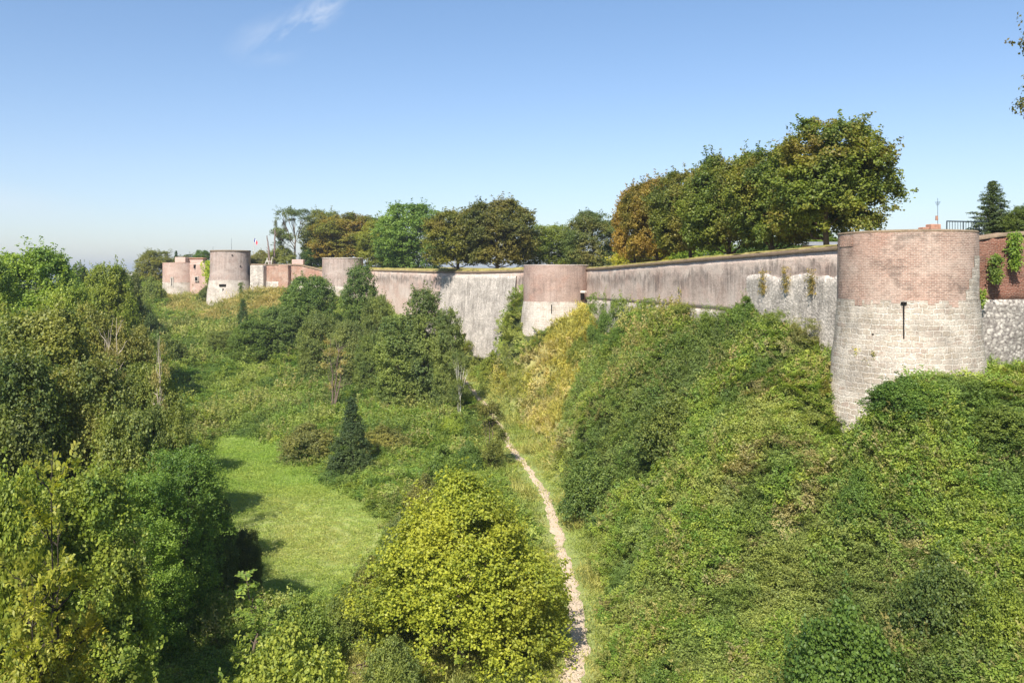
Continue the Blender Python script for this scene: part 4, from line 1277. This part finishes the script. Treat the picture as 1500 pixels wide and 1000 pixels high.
def clump_bramble(i):
    n = 70
    a = R.random(n) * 6.283; r = np.sqrt(R.random(n)) * .52
    p = np.stack([r * np.cos(a), r * np.sin(a), .5 * (1 - (r / .6) ** 2) * R.uniform(.3, 1.2, n)], 1)
    d = unit(p + rdir(n) * .3 + np.array([0, 0, .15]))
    q = p[:8] + d[:8] * .14
    return finish('clump', [sprig_leaves(p, d, .12, 8, .075, .35, .95, .36), sprig_leaves(q, d[:8], .09, 6, .07, .3, 1., .36)], M['cover'], pscale=.4)


def clump_tall(i):
    parts = []
    for s in range(9):
        x, y = R.normal(size=2) * .24
        h = R.uniform(.5, 1.15)
        m = 9
        z = np.linspace(.1, h, m)
        p = np.stack([x + z * R.normal() * .15, y + z * R.normal() * .15, z], 1)
        parts.append(sprig_leaves(p, rdir(m) * .5 + np.array([0, 0, .6]), .10 * (1.2 - z / h * .7), 6, .085, .4, .9, .28))
    return finish('clump', parts, M['cover'], pscale=.4)


def clump_grass(i, h0=.55, n=150, w=.012, sp=.26):
    p = np.stack([R.normal(size=n) * sp, R.normal(size=n) * sp, np.zeros(n)], 1)
    up = unit(np.stack([R.normal(size=n) * .35, R.normal(size=n) * .35, np.ones(n)], 1))
    nr = unit(np.cross(up, rdir(n)))
    v, f = quads(p, nr, up, h0 * R.uniform(.5, 1.2, n), w * R.uniform(.7, 1.4, n), .0)
    return finish('clump', [(v, f, p)], M['cover'], pscale=.3)


clumps = [clump_bramble(i) for i in range(4)] + [clump_tall(i) for i in range(3)] + [clump_grass(i) for i in range(2)] + [clump_grass(i, .16, 170, .011, .3) for i in range(2)]
for k, me in enumerate(clumps):
    me.materials.clear(); me.materials.append(M['cover'])
    o = bpy.data.objects.new('clump_%02d' % k, me)
    lib.objects.link(o)


def gn_cover(name, pts, scl, rz, tilt, idx, colr):
    me = bpy.data.meshes.new(name)
    me.vertices.add(len(pts)); me.vertices.foreach_set('co', pts.astype(np.float32).ravel())
    for an, typ, val in (('cs', 'FLOAT_VECTOR', scl), ('cr', 'FLOAT_VECTOR', np.stack([tilt[:, 0], tilt[:, 1], rz], 1)), ('ci', 'INT', idx), ('ccol', 'FLOAT_COLOR', colr)):
        a = me.attributes.new(an, typ, 'POINT')
        if typ == 'INT': a.data.foreach_set('value', val.astype(np.int32))
        elif typ == 'FLOAT_COLOR': a.data.foreach_set('color', np.column_stack([val, np.ones(len(val))]).astype(np.float32).ravel())
        else: a.data.foreach_set('vector', val.astype(np.float32).ravel())
    o = link(name, me)
    g = bpy.data.node_groups.new(name + '_nodes', 'GeometryNodeTree')
    g.interface.new_socket('Geometry', in_out='INPUT', socket_type='NodeSocketGeometry')
    g.interface.new_socket('Geometry', in_out='OUTPUT', socket_type='NodeSocketGeometry')
    N, Lk = g.nodes, g.links
    gi, go = N.new('NodeGroupInput'), N.new('NodeGroupOutput')
    ip = N.new('GeometryNodeInstanceOnPoints')
    ci = N.new('GeometryNodeCollectionInfo')
    ci.inputs['Collection'].default_value = lib
    ci.inputs['Separate Children'].default_value = True
    ci.inputs['Reset Children'].default_value = True

    def at(nm, ty):
        q = N.new('GeometryNodeInputNamedAttribute'); q.data_type = ty; q.inputs['Name'].default_value = nm
        return q.outputs['Attribute']
    m2p = N.new('GeometryNodeMeshToPoints')
    Lk.new(gi.outputs[0], m2p.inputs['Mesh'])
    Lk.new(m2p.outputs[0], ip.inputs['Points'])
    Lk.new(ci.outputs[0], ip.inputs['Instance'])
    ip.inputs['Pick Instance'].default_value = True
    Lk.new(at('ci', 'INT'), ip.inputs['Instance Index'])
    Lk.new(at('cr', 'FLOAT_VECTOR'), ip.inputs['Rotation'])
    Lk.new(at('cs', 'FLOAT_VECTOR'), ip.inputs['Scale'])
    Lk.new(ip.outputs[0], go.inputs[0])
    md = o.modifiers.new('scatter', 'NODES'); md.node_group = g
    tag(o, kind='stuff')
    return o


def scatter(x0, x1, y0, y1, step_of_d):
    """jittered points whose spacing grows with distance"""
    out = []
    y = y0
    while y < y1:
        s = step_of_d(y)
        xs = np.arange(x0, x1, s)
        xs = xs[(xs > -.66 * y - 4) & (xs < .68 * y + 3)]
        out.append(np.stack([xs + R.uniform(-.5, .5, len(xs)) * s, y + R.uniform(-.5, .5, len(xs)) * s, np.full(len(xs), s)], 1))
        y += s * .9
    return np.concatenate(out)


UPPER = [(46, 52), (27, 46.8), (19.5, 45), (17.6, 47.4), (13, 70.3), (9.4, 92.4), (7.6, 101), (2.4, 101.4), (-4.5, 112.6), (-10, 123), (-17, 136.2), (-23.9, 149.2), (-31, 156),
         (-34, 157.2), (-40, 159.6), (-50, 163.4), (-57, 168), (-64, 179), (-70, 186), (-76, 230), (250, 420), (250, 50)]
P = scatter(-110, 46, 14, 215, lambda y: .34 + .0052 * max(0, y - 20))
x, y, s = P.T
zz = ground(x, y)
px, py = proj(x, y, zz)
ok = (px > -120) & (px < 1620) & (py < 1120) & ~inpoly(x, y, UPPER)
for cx_, cy_, r_ in ((t1x, t1y, R1 + .3), (t2x, t2y, R2 + .4), (t3x, t3y, R3), (t4x, t4y, R4 + .6), (t5x, t5y, R5)):
    ok &= np.hypot(x - cx_, y - cy_) > r_
x, y, s, zz, px, py = [a[ok] for a in (x, y, s, zz, px, py)]
wob = (fb2(x, y, 2.5, 3, 2.) - .5) * 26
lawn = inpoly(px + wob * .6, py + wob * .35, LAWN)
strip = inpoly(px + wob * .4, py + wob * .2, STRIP)
yg = inpoly(px + wob, py + wob * .7, YGRASS) & ~strip
dry = (inpoly(px + wob * .4, py + wob * .2, DRYFAR) | inpoly(px + wob * .5, py + wob * .3, DRYFAR2))
pd = path_dist(x, y)
n0 = len(x)

n_big = fb2(x, y, 7., 3, 1.); n_mid = fb2(x, y, 2.2, 3, 4.); n_c = fb2(x, y, 4.5, 3, 9.); n_d = fb2(x, y, 1.6, 2, 19.)


def lerp(a, b, t):
    return np.asarray(a) * (1 - t[:, None]) + np.asarray(b) * t[:, None]


def sm(v, a, b):
    return np.clip((v - a) / (b - a), 0, 1)


def emit(name, m, idx, colr, hs, vs, zoff=0., tilt=.25):
    n = m.sum()
    if not n: return
    scl = s[m] / .40
    S = np.stack([scl * hs * R.uniform(.85, 1.35, n)] * 2 + [scl ** .6 * vs], 1)
    pts = np.stack([x[m], y[m], zz[m] + zoff], 1)
    e = .6
    gx = (ground(x[m] + e, y[m]) - ground(x[m] - e, y[m])) / (2 * e); gy = (ground(x[m], y[m] + e) - ground(x[m], y[m] - e)) / (2 * e)
    tl = R.normal(size=(n, 2)) * tilt + np.stack([np.arctan(gy), -np.arctan(gx)], 1) * .6
    gn_cover(name, pts, S, R.random(n) * 6.283, tl, idx, colr)


right = (x > np.interp(y, PCY, PCX))
# brambles and ivy
m = ~(lawn | strip | yg | dry)
cr = lerp((.085, .14, .040), (.155, .19, .060), sm(n_c[m], .35, .65))
cr = lerp(cr, (.062, .10, .032), sm(n_big[m], .52, .68) * .85)
cr = lerp(cr, (.20, .17, .085), sm(n_mid[m], .62, .74) * .55)
cr = lerp(cr, (.22, .175, .125), ((n_d[m] > .66) & (n_big[m] < .55) & (R.random(m.sum()) < .5)) * .5)
lf = (~right[m]) * 1.
cr = cr * (1 + np.array([.05, .16, .1]) * lf[:, None]) * .94
cr = cr * R.uniform(.78, 1.25, (m.sum(), 1))
hgt = (.35 + .65 * sm(pd, 1.2, 5.)) * (.3 + .7 * sm(np.hypot(x - t1x, y - t1y), 4.8, 9.)) * (.3 + .7 * sm(np.hypot(x - t2x, y - t2y), 5., 10.)) * (.6 + .4 * sm(np.hypot(x + 12, y - 62), 16, 24))
idx = np.where((n_mid[m] + R.normal(size=m.sum()) * .12) > .56, R.integers(4, 7, m.sum()), R.integers(0, 4, m.sum()))
emit('bramble_undergrowth', m, idx, cr, 1.15, .85 * hgt[m] * (.75 + .9 * sm(n_mid[m], .35, .75)) * (1 + .5 * sm(n_c[m], .5, .7)), .05)
# second layer: mounds of leaves raised on low shrubs
m2 = m & (sm(n_mid, .42, .62) > R.random(n0) * .9)
c2 = lerp((.075, .14, .028), (.16, .21, .045), R.random(m2.sum()))
c2 = lerp(c2, (.06, .10, .03), sm(n_big[m2], .5, .7) * .7)
emit('bramble_mounds', m2, R.integers(0, 4, m2.sum()), c2, 1.2, 1.0 * hgt[m2], (.15 + .65 * sm(n_mid[m2], .45, .75)) * hgt[m2], .4)
# yellow grass slope
m = yg
cy_ = lerp((.25, .25, .075), (.14, .18, .05), sm(n_mid[m], .4, .65)) * R.uniform(.75, 1.25, (m.sum(), 1))
cy_ = lerp(cy_, (.28, .25, .16), (n_d[m] > .6) * .6)
emit('yellow_tall_grass', m, np.where(R.random(m.sum()) < .6, R.integers(7, 9, m.sum()), R.integers(4, 7, m.sum())), cy_, 1.2, .9)
m = dry
cd = lerp((.235, .215, .095), (.14, .165, .06), sm(n_mid[m], .45, .65)) * R.uniform(.8, 1.2, (m.sum(), 1))
emit('dry_mound_grass', m, R.integers(7, 9, m.sum()), cd, 1.3, .7)
m = strip & (pd > .62 + .5 * (fb2(x, y, 1.1, 2, 3.) > .45))
cs = lerp((.155, .205, .055), (.215, .23, .085), sm(n_mid[m], .35, .65)) * R.uniform(.8, 1.2, (m.sum(), 1))
emit('path_side_grass', m, np.where(R.random(m.sum()) < .04, R.integers(7, 9, m.sum()), R.integers(9, 11, m.sum())), cs, 1.2, .8 + .5 * sm(n_mid[m], .5, .75))
m = lawn & (R.random(n0) < .85)
dl = np.hypot(x[m] + 14, y[m] - 56)
ring = .5 + .5 * np.sin(np.hypot(x[m] + 9, y[m] - 58) * 2.6 + n_c[m] * 9)
cl = lerp((.14, .225, .045), (.175, .24, .055), sm(n_c[m], .4, .6))
cl = lerp(cl, (.24, .26, .11), np.clip(1.1 - dl / 15 + (n_mid[m] - .5) * 1.4, 0, 1) * (.25 + .65 * ring))
emit('lawn_grass', m, R.integers(9, 11, m.sum()), cl * R.uniform(.85, 1.15, (m.sum(), 1)), 1.2, .45)


# tufts on wall heads are part of the caps; ivy on masonry -------------------
def ivy(name, lab, cat, cen, dims, nrm, nleaf, c, L=.11):
    n = nleaf // 10
    nrm = unit(np.array(nrm, float)); tg = unit(np.cross(nrm, [0, 0, 1.]))
    a, b = R.normal(size=n) * .42, R.uniform(-1, 1, n)
    w = dims[0] * (.55 + .45 * np.sin((b + 1) * 1.3)) * (1 + .4 * (fb2(b * 3, b * 0, 1., 2) - .5))
    p = tg * (a * w)[:, None] + np.array([0, 0, 1]) * (b * dims[1])[:, None] + nrm * (np.abs(R.normal(size=n)) * dims[2])[:, None]
    me = finish(name, [sprig_leaves(p, np.repeat(nrm[None], n, 0), .16, 10, L, .3, .7, .4)], M['leaf'], pscale=.6)
    o = link(name, me, None, cen); o.color = (*c, .05)
    return tag(o, lab, cat, 'plants growing on the masonry')


ivy('ivy', 'hanging ivy in the joint between near tower and crumbling wall', 'ivy', (24.15, 45.1, T(.45)), (.42, 1.05, .16), (-.5, -.86, 0), 2200, (.12, .19, .03))
ivy('ivy', 'ivy drape spilling over the top of the crumbling wall', 'ivy', (27.3, 46.3, T(1.25)), (.42, .95, .14), (-.3, -.95, 0), 2000, (.10, .17, .03))
ivy('ivy', 'small ivy tuft low in the corner right of the near tower', 'ivy', (25.0, 45.9, T(-1.3)), (.5, .5, .15), (-.4, -.9, 0), 1200, (.10, .16, .03))
ivy('ivy', 'ivy clump on the red brick of the crumbling wall', 'ivy', (26.0, 45.9, T(.3)), (.4, .7, .15), (-.3, -.95, 0), 1400, (.08, .13, .03))
ivy('ivy', 'tuft where the white stone meets the flint footing', 'ivy', (24.3, 45.2, T(-2.6)), (.35, .6, .15), (-.3, -.95, 0), 900, (.10, .14, .04))
for (px_, zc, cc_, sz, lab) in [(1257, -3.95, (.30, .30, .03), .22, 'bright yellow plant rooted in the near tower stone'), (1281, -3.95 - .1, (.16, .17, .05), .14, 'tiny olive plant in the middle of the tower stone'),
                                (1271, -4.45, (.18, .18, .06), .2, 'hanging olive tuft below the yellow plant on the near tower'), (1260, -5.1, (.15, .17, .05), .2, 'lowest tuft on the near tower stone')]:
    hx, hy = on_tower(t1x, t1y, R1 + .15, px_)
    ivy('wall_foliage', lab, 'plant', (hx, hy, T(zc)), (sz, sz, .06), (hx - t1x, hy - t1y, 0), 260, cc_, .07)
ivy('ivy', 'big yellow-green vine over the short wall left of the far tower', 'vine', (-61.6, 175.6, T(.5)), (2.6, 2.3, .7), (-.6, -.8, 0), 6000, (.19, .26, .03), .22)
ivy('ivy', 'narrow dark creeper beside the opening of the far tower', 'ivy', (-50.9, 160.6, T(-2.9)), (.6, 1.3, .2), (0, -1, 0), 900, (.06, .10, .03), .16)
for k, (yy, zc, lab) in enumerate([(54, -.5, 'dry creeper on the grey stone patch, farthest from the tower'), (51.2, -.3, 'dry creeper in the middle of the grey stone patch'), (48.6, -.4, 'dry creeper on the grey stone patch, nearest the tower')]):
    xx = np.interp(yy, [45.6, 53, 56.4], [17.9, 16.2, 15.55])
    ivy('creeper', lab, 'creeper', (xx - .12, yy, T(zc)), (.55, .75, .1), (-.98, -.2, 0), 420, (.17, .15, .06), .09)

# ------------------------------------------------------------------ small things of the upper town
def cyl(name, a, b, r0, r1, mat, parent=None, sides=8):
    v, f = tube(np.linspace(a, b, 4), np.linspace(r0, r1, 4), sides)
    o = link(name, mesh(name, v, f, mat, smooth=True), None)
    if parent: part_of(o, parent)
    return o


fx, fy = W(372, 385, 172)[:2]
fl = tag(empty('flagpole', (fx, fy, 19.6)), 'thin pole with a limp blue white and red flag behind the far tower', 'flag')
cyl('pole', (fx, fy, 19.6), (fx, fy, T((HY - 348) / F * 172)), .05, .035, M['plaster'], fl)


def flag_mesh():
    nx, nz = 13, 9
    v = []
    z1 = T((HY - 349) / F * 172)
    for i in range(nx):
        u = i / (nx - 1)
        for j in range(nz):
            w = j / (nz - 1)
            v.append((fx + .05 + u * .62 + .05 * math.sin(w * 5), fy + .16 * math.sin(u * 9 + w * 2) * u, z1 - w * .75 - u * u * .75))
    i = np.arange(nx * nz).reshape(nx, nz)
    f = np.stack([i[:-1, :-1].ravel(), i[:-1, 1:].ravel(), i[1:, 1:].ravel(), i[1:, :-1].ravel()], 1)
    t = NT('tricolour_cloth')
    g = t.n('ShaderNodeSeparateXYZ', ins={0: t.n('ShaderNodeUVMap', uv_map='UVMap').outputs[0]}).outputs[0]
    c = t.ramp(g, [(0, (.01, .03, .22)), (.36, (.8, .8, .8)), (.62, (.65, .01, .03))], 'CONSTANT')
    return mesh('cloth', v, f, t.done(t.pbr(c, .8)), uv=[(k // nz / (nx - 1), 0) for k in range(nx * nz)], smooth=True)


part_of(link('cloth', flag_mesh()), fl)
for (pa, pb, d_, lab) in [((396, 386), (391, 345), 166, 'left of two bare leaning trunks on the ruined wall'), ((401, 380), (403, 336), 168, 'right and taller of two bare trunks on the ruined wall')]:
    a, b = np.array(W(*pa, d_)), np.array(W(*pb, d_))
    a[2] -= 1.0
    e = tag(empty('dead_trunk', a), lab, 'dead tree', 'bare trunks on the ruined wall')
    v, f = tube(curve(a, b, (.1, 0, 0), 12, .06), np.linspace(.26, .09, 12), 8)
    o = part_of(link('stem', mesh('stem', v, f, M['bark'])), e); o.color = (.22, .16, .14, 1)
    for q in range(3):
        k = a + (b - a) * R.uniform(.35, .95)
        v, f = tube(curve(k, k + np.array([R.uniform(-.6, .6), 0, R.uniform(.2, .6)]), (0, 0, 0), 5, .02), np.linspace(.07, .02, 5), 5)
        o = part_of(link('snag', mesh('snag', v, f, M['bark'])), e); o.color = (.20, .15, .13, 1)
fr = tag(empty('timber_frame', W(396, 386, 164)), 'pale splayed timber props at the foot of the bare trunks', 'frame')
for (pa, pb) in [((388, 388), (392, 378)), ((394, 388), (391, 378)), ((397, 388), (399, 376)), ((389, 383), (399, 383))]:
    cyl('prop', W(*pa, 164), W(*pb, 164), .09, .07, M['plaster'], fr, 6)
ap = W(339, 366, 166)
ae = tag(empty('mast', ap), 'hair-thin antenna mast on the far tower', 'antenna')
cyl('rod', ap, (ap[0], ap[1], ap[2] + 2.3), .035, .02, M['iron'], ae, 5)
ap = W(312, 366, 166)
ae = tag(empty('mast', ap), 'short thin rod on the left rim of the far tower', 'antenna')
cyl('rod', ap, (ap[0], ap[1], ap[2] + .7), .03, .02, M['iron'], ae, 5)
# small sheds on the castle
h = tag(empty('shed', W(284, 386, 192)), 'low hut with terracotta roof above the vine', 'hut')
hx, hy, hz = W(289, 385, 188)
part_of(box('wall', (hx, hy, hz + .1), (3.2, 2, 1.3), M['pink_render'], 0, bev=.04), h)
part_of(box('roof', (hx, hy, hz + .95), (3.6, 2.4, .3), M['terracotta'], 0, bev=.1), h)
h = tag(empty('low_block', W(492, 380, 170)), 'flat ochre parapet block left of the third tower', 'parapet')
hx, hy, hz = W(437, 384, 164)
part_of(box('masonry', (hx, hy, hz), (2.2, 1.2, 1.0), M['pink_render'], 0, bev=.06), h)

# grey-roofed long building
bb = tag(empty('long_building', W(1190, 362, 92)), 'low building with a long grey flat roof behind the wall', 'building')
b0 = W(1150, 372, 92); b1 = W(1262, 372, 92)
cxm = (b0[0] + b1[0]) / 2
part_of(box('wall', (cxm, 94, 19.6), (b1[0] - b0[0], 4, 3.4), M['pink_render'], 0, bev=.03), bb)
part_of(box('roof', (cxm, 94, T((HY - 357.5) / F * 92)), (b1[0] - b0[0] + 1.2, 5.2, .42), M['slate'], 0, bev=.05), bb)
for k in range(5):
    part_of(box('window', (b0[0] + 1.2 + k * 1.6, 91.97, 20.35), (.8, .1, .9), M['void'], 0), bb)
fb_ = tag(empty('distant_building', W(197, 405, 800)), 'tiny white building on the far horizon in the gap left of the castle', 'building')
part_of(box('wall', W(197, 404, 800), (14, 8, 5), M['plaster'], 0), fb_)
part_of(box('roof', W(197, 399.5, 800), (15, 9, 1.2), M['slate'], 0), fb_)
# chimney house beyond the near tower
ch = tag(empty('chimney', W(1365, 345, 85)), 'terracotta-topped chimney stack peeping over the near tower', 'chimney')
cx_, cy_, cz_ = W(1367, 333, 85)
part_of(box('stack', (cx_, cy_, cz_ - 1.0), (1.1, .9, 2.6), M['terracotta'], .2, bev=.05), ch)
part_of(box('stack_shoulder', (cx_ - .95, cy_ + .02, cz_ - 1.2), (.7, .8, 2.4), M['terracotta'], .2, bev=.05), ch)
cyl('pot', (cx_ + .35, cy_, cz_ + .7), (cx_ + .35, cy_, cz_ + 1.15), .14, .12, M['terracotta'], ch)
ae = tag(empty('aerial', (cx_ + .5, cy_ + .1, cz_)), 'spindly television aerial standing above the chimney', 'aerial')
cyl('mast_rod', (cx_ + .5, cy_ + .1, cz_ - .5), (cx_ + .5, cy_ + .1, cz_ + 2.9), .025, .02, M['iron'], ae, 5)
for k in range(4):
    cyl('element', (cx_ + .5 - .28 + .05 * k, cy_ + .1, cz_ + 2.5 - .1 * k), (cx_ + .5 + .28 - .05 * k, cy_ + .1, cz_ + 2.55 - .1 * k), .018, .018, M['iron'], ae, 4)
# railing
r0 = W(1387, 338, 60); r1 = W(1476, 338, 63)
rl = tag(empty('railing', r0), 'dark blue iron railing on top beside the spruce', 'railing')
ztop = T((HY - 324) / F * 60)
for zt, rr_ in ((ztop, .045), (ztop - .95, .03)):
    cyl('rail', (r0[0], r0[1], zt), (r1[0], r1[1], zt + .1), rr_, rr_, M['iron'], rl, 6)
for k in range(24):
    u = k / 23
    X_, Y_ = r0[0] + (r1[0] - r0[0]) * u, r0[1] + (r1[1] - r0[1]) * u
    th = .045 if k % 6 == 0 else .02
    cyl('post' if k % 6 == 0 else 'baluster', (X_, Y_, ztop - (1.6 if k % 6 == 0 else .95)), (X_, Y_, ztop + .1 * u), th, th, M['iron'], rl, 5)


# stones on the path --------------------------------------------------------------
def rock(name, c, r, mat, lab=None, group=None):
    import bmesh
    bm = bmesh.new()
    bmesh.ops.create_icosphere(bm, subdivisions=2, radius=1)
    for v in bm.verts:
        k = 1 + .35 * (float(vnoise(np.array([[v.co.x * 2 + c[0], v.co.y * 2, v.co.z * 2]]))[0]) - .5)
        v.co = Vector((v.co.x * r[0] * k, v.co.y * r[1] * k, v.co.z * r[2] * k))
    me = bpy.data.meshes.new(name); bm.to_mesh(me); bm.free(); me.materials.append(mat)
    return tag(link(name, me, None, c), lab, 'stone', group)


for i, (px_, py_, sz, lab) in enumerate([(745, 656, .28, 'darker pinkish stone lying on the path at its bend, left one'), (750, 660, .22, 'darker pinkish stone on the path at its bend, right one'),
                                         (836, 865, .13, 'small stone in the narrow middle of the path'), (838, 878, .10, 'lowest of the small stones in the narrow middle of the path')]):
    d_ = 16.0 * F / (py_ - HY) if py_ < 700 else 17 * F / (py_ - HY)
    xx, yy = (px_ - CX) / F * d_, d_
    rock('stone', (xx, yy, float(ground(xx, yy)[0]) + .06), (sz, sz * .8, sz * .5), M['pink_render'], lab, 'stones on the path')

bx, by = W(515, 985, 36.4)[:2]
A_ = np.linspace(0, 2 * np.pi, 25)[:-1]
rr_ = 1.25 + .5 * (fb2(np.cos(A_) * 2, np.sin(A_) * 2, 1., 2) - .5)
ex, ey = bx + np.cos(A_) * rr_ * 1.3, by + np.sin(A_) * rr_
ez = ground(ex, ey) + .02
v_e = [tuple(q) for q in np.stack([ex, ey, ez], 1)] + [(bx, by, float(ground(bx, by)[0]) + .06)]
tag(link('bare_earth', mesh('bare_earth', v_e, [[k, (k + 1) % 24, 24] for k in range(24)], M['plaster_earth'], smooth=True)), kind='structure')
fbn = tag(empty('fallen_branch', (bx, by, float(ground(bx, by)[0]))), 'dark fallen branch lying on the bare patch at the bottom edge', 'branch')
for k in range(5):
    a_ = R.uniform(-.6, .6) + (0 if k % 2 else 1.2)
    p0 = np.array([bx + R.uniform(-.3, .3), by + R.uniform(-.3, .3), float(ground(bx, by)[0]) + .12])
    p1 = p0 + np.array([math.cos(a_) * 1.1, math.sin(a_) * .9, R.uniform(0, .25)])
    v, f = tube(curve(p0, p1, (0, 0, .1), 7, .04), np.linspace(.04, .012, 7), 5)
    o = part_of(link('limb', mesh('limb', v, f, M['bark'])), fbn); o.color = (.14, .10, .08, 1)

# ------------------------------------------------------------------ air
t = NT('air')
v = t.n('ShaderNodeVolumePrincipled', ins={'Color': (.80, .88, 1.0), 'Density': HAZE, 'Anisotropy': .3})
t.t.links.new(v.outputs[0], t.out.inputs[1])
hz_ = box('haze', (0, 2300, 25), (7000, 6400, 90), t.m)
for k in ('label', 'category'):
    if k in hz_: del hz_[k]
tag(hz_, kind='stuff')

# ------------------------------------------------------------------ light, sky, camera
SUN_AZ_LEFT, SUN_EL = 18.0, 46.0        # behind the viewer to the left
az = math.radians(SUN_AZ_LEFT)
el = math.radians(SUN_EL)
sd = Vector((-math.sin(az) * math.cos(el), -math.cos(az) * math.cos(el), math.sin(el)))
L = bpy.data.lights.new('sun', 'SUN')
L.energy = 4.7; L.angle = math.radians(.55); L.color = (1, .95, .86)
lo = link('sun', L)
lo.rotation_euler = sd.to_track_quat('Z', 'Y').to_euler()
w = bpy.data.worlds.new('World'); sc.world = w
w.use_nodes = True
nt = w.node_tree; nt.nodes.clear()
out = nt.nodes.new('ShaderNodeOutputWorld'); bg = nt.nodes.new('ShaderNodeBackground')
sky = nt.nodes.new('ShaderNodeTexSky')
sky.sky_type = 'NISHITA'; sky.sun_disc = False
sky.sun_elevation = el
sky.sun_rotation = math.atan2(sd.x, sd.y)
sky.altitude = 50; sky.air_density = 1.0; sky.dust_density = .55; sky.ozone_density = 2.6
bg.inputs[1].default_value = .10
# a thin cirrus wisp, high in the sky
geo = nt.nodes.new('ShaderNodeTexCoord')
mp = nt.nodes.new('ShaderNodeMapping')


def wn(op, a, b=None, c=None):
    q = nt.nodes.new('ShaderNodeMath'); q.operation = op
    for k, v in enumerate((a, b, c)):
        if v is None: continue
        if isinstance(v, (int, float)): q.inputs[k].default_value = v
        else: nt.links.new(v, q.inputs[k])
    return q.outputs[0]


sep = nt.nodes.new('ShaderNodeSeparateXYZ'); nt.links.new(geo.outputs['Generated'], sep.inputs[0])
u_ = wn('DIVIDE', sep.outputs[0], sep.outputs[1]); v_ = wn('DIVIDE', sep.outputs[2], sep.outputs[1])   # sky angles around +Y
cmb = nt.nodes.new('ShaderNodeCombineXYZ'); nt.links.new(u_, cmb.inputs[0]); nt.links.new(v_, cmb.inputs[1])
nz = nt.nodes.new('ShaderNodeTexNoise'); nz.inputs['Scale'].default_value = 13; nz.inputs['Detail'].default_value = 8; nz.inputs['Roughness'].default_value = .62; nz.inputs['Distortion'].default_value = .8
mp.vector_type = 'TEXTURE'; mp.inputs['Scale'].default_value = (1.6, .55, 1); mp.inputs['Rotation'].default_value = (0, 0, .55)
nt.links.new(cmb.outputs[0], mp.inputs[0]); nt.links.new(mp.outputs[0], nz.inputs[0])


def blob(u0, v0, ru, rv, rot):
    du, dv = wn('SUBTRACT', u_, u0), wn('SUBTRACT', v_, v0)
    c_, s_ = math.cos(rot), math.sin(rot)
    a = wn('DIVIDE', wn('ADD', wn('MULTIPLY', du, c_), wn('MULTIPLY', dv, s_)), ru)
    b = wn('DIVIDE', wn('SUBTRACT', wn('MULTIPLY', dv, c_), wn('MULTIPLY', du, s_)), rv)
    r = wn('SQRT', wn('ADD', wn('MULTIPLY', a, a), wn('MULTIPLY', b, b)))
    return wn('MAXIMUM', wn('SUBTRACT', 1., r), 0.)


den = wn('MAXIMUM', blob(-.238, .298, .068, .024, .62), wn('MULTIPLY', blob(-.27, .278, .075, .035, .25), .4))
den = wn('MULTIPLY', den, wn('MAXIMUM', wn('MULTIPLY', wn('SUBTRACT', nz.outputs[0], .43), 5.), 0.))
den = wn('ADD', den, wn('MULTIPLY', blob(-.60, .085, .13, .028, -.15), .28))
den = wn('MINIMUM', wn('MULTIPLY', wn('MULTIPLY', den, wn('GREATER_THAN', sep.outputs[1], .01)), .85), .6)
mx = nt.nodes.new('ShaderNodeMix'); mx.data_type = 'RGBA'
hz = nt.nodes.new('ShaderNodeValToRGB')          # the bright band of air near the horizon is thinner than the model's
nt.links.new(sep.outputs[2], hz.inputs[0])
hz.color_ramp.elements[0].position = 0.; hz.color_ramp.elements[0].color = (.77, .75, .80, 1)
hz.color_ramp.elements[1].position = .34; hz.color_ramp.elements[1].color = (.74, .81, .86, 1)
e_ = hz.color_ramp.elements.new(.12); e_.color = (.80, .78, .83, 1)
ms = nt.nodes.new('ShaderNodeMix'); ms.data_type = 'RGBA'; ms.blend_type = 'MULTIPLY'; ms.inputs[0].default_value = 1
nt.links.new(sky.outputs[0], ms.inputs[6]); nt.links.new(hz.outputs[0], ms.inputs[7])
nt.links.new(den, mx.inputs[0]); nt.links.new(ms.outputs[2], mx.inputs[6]); mx.inputs[7].default_value = (4.6, 4.9, 5.4, 1)
nt.links.new(mx.outputs[2], bg.inputs[0]); nt.links.new(bg.outputs[0], out.inputs[0])

cam = bpy.data.cameras.new('camera')
cam.sensor_width = 36; cam.lens = 36 * F / 1500
cam.shift_y = -(500 - HY) / 1500
cam.clip_start = .5; cam.clip_end = 12000
co = link('camera', cam, None, (0, 0, CZ))
co.rotation_euler = (math.radians(90), 0, 0)
sc.camera = co
vs = sc.view_settings
vs.view_transform = 'Standard'; vs.look = 'None'; vs.gamma = 1; vs.exposure = .95; vs.use_curve_mapping = False
sc.cycles.max_bounces = 6; sc.cycles.diffuse_bounces = 3; sc.cycles.glossy_bounces = 2; sc.cycles.transmission_bounces = 4
sc.cycles.use_denoising = True
sc.cycles.caustics_reflective = False; sc.cycles.caustics_refractive = False
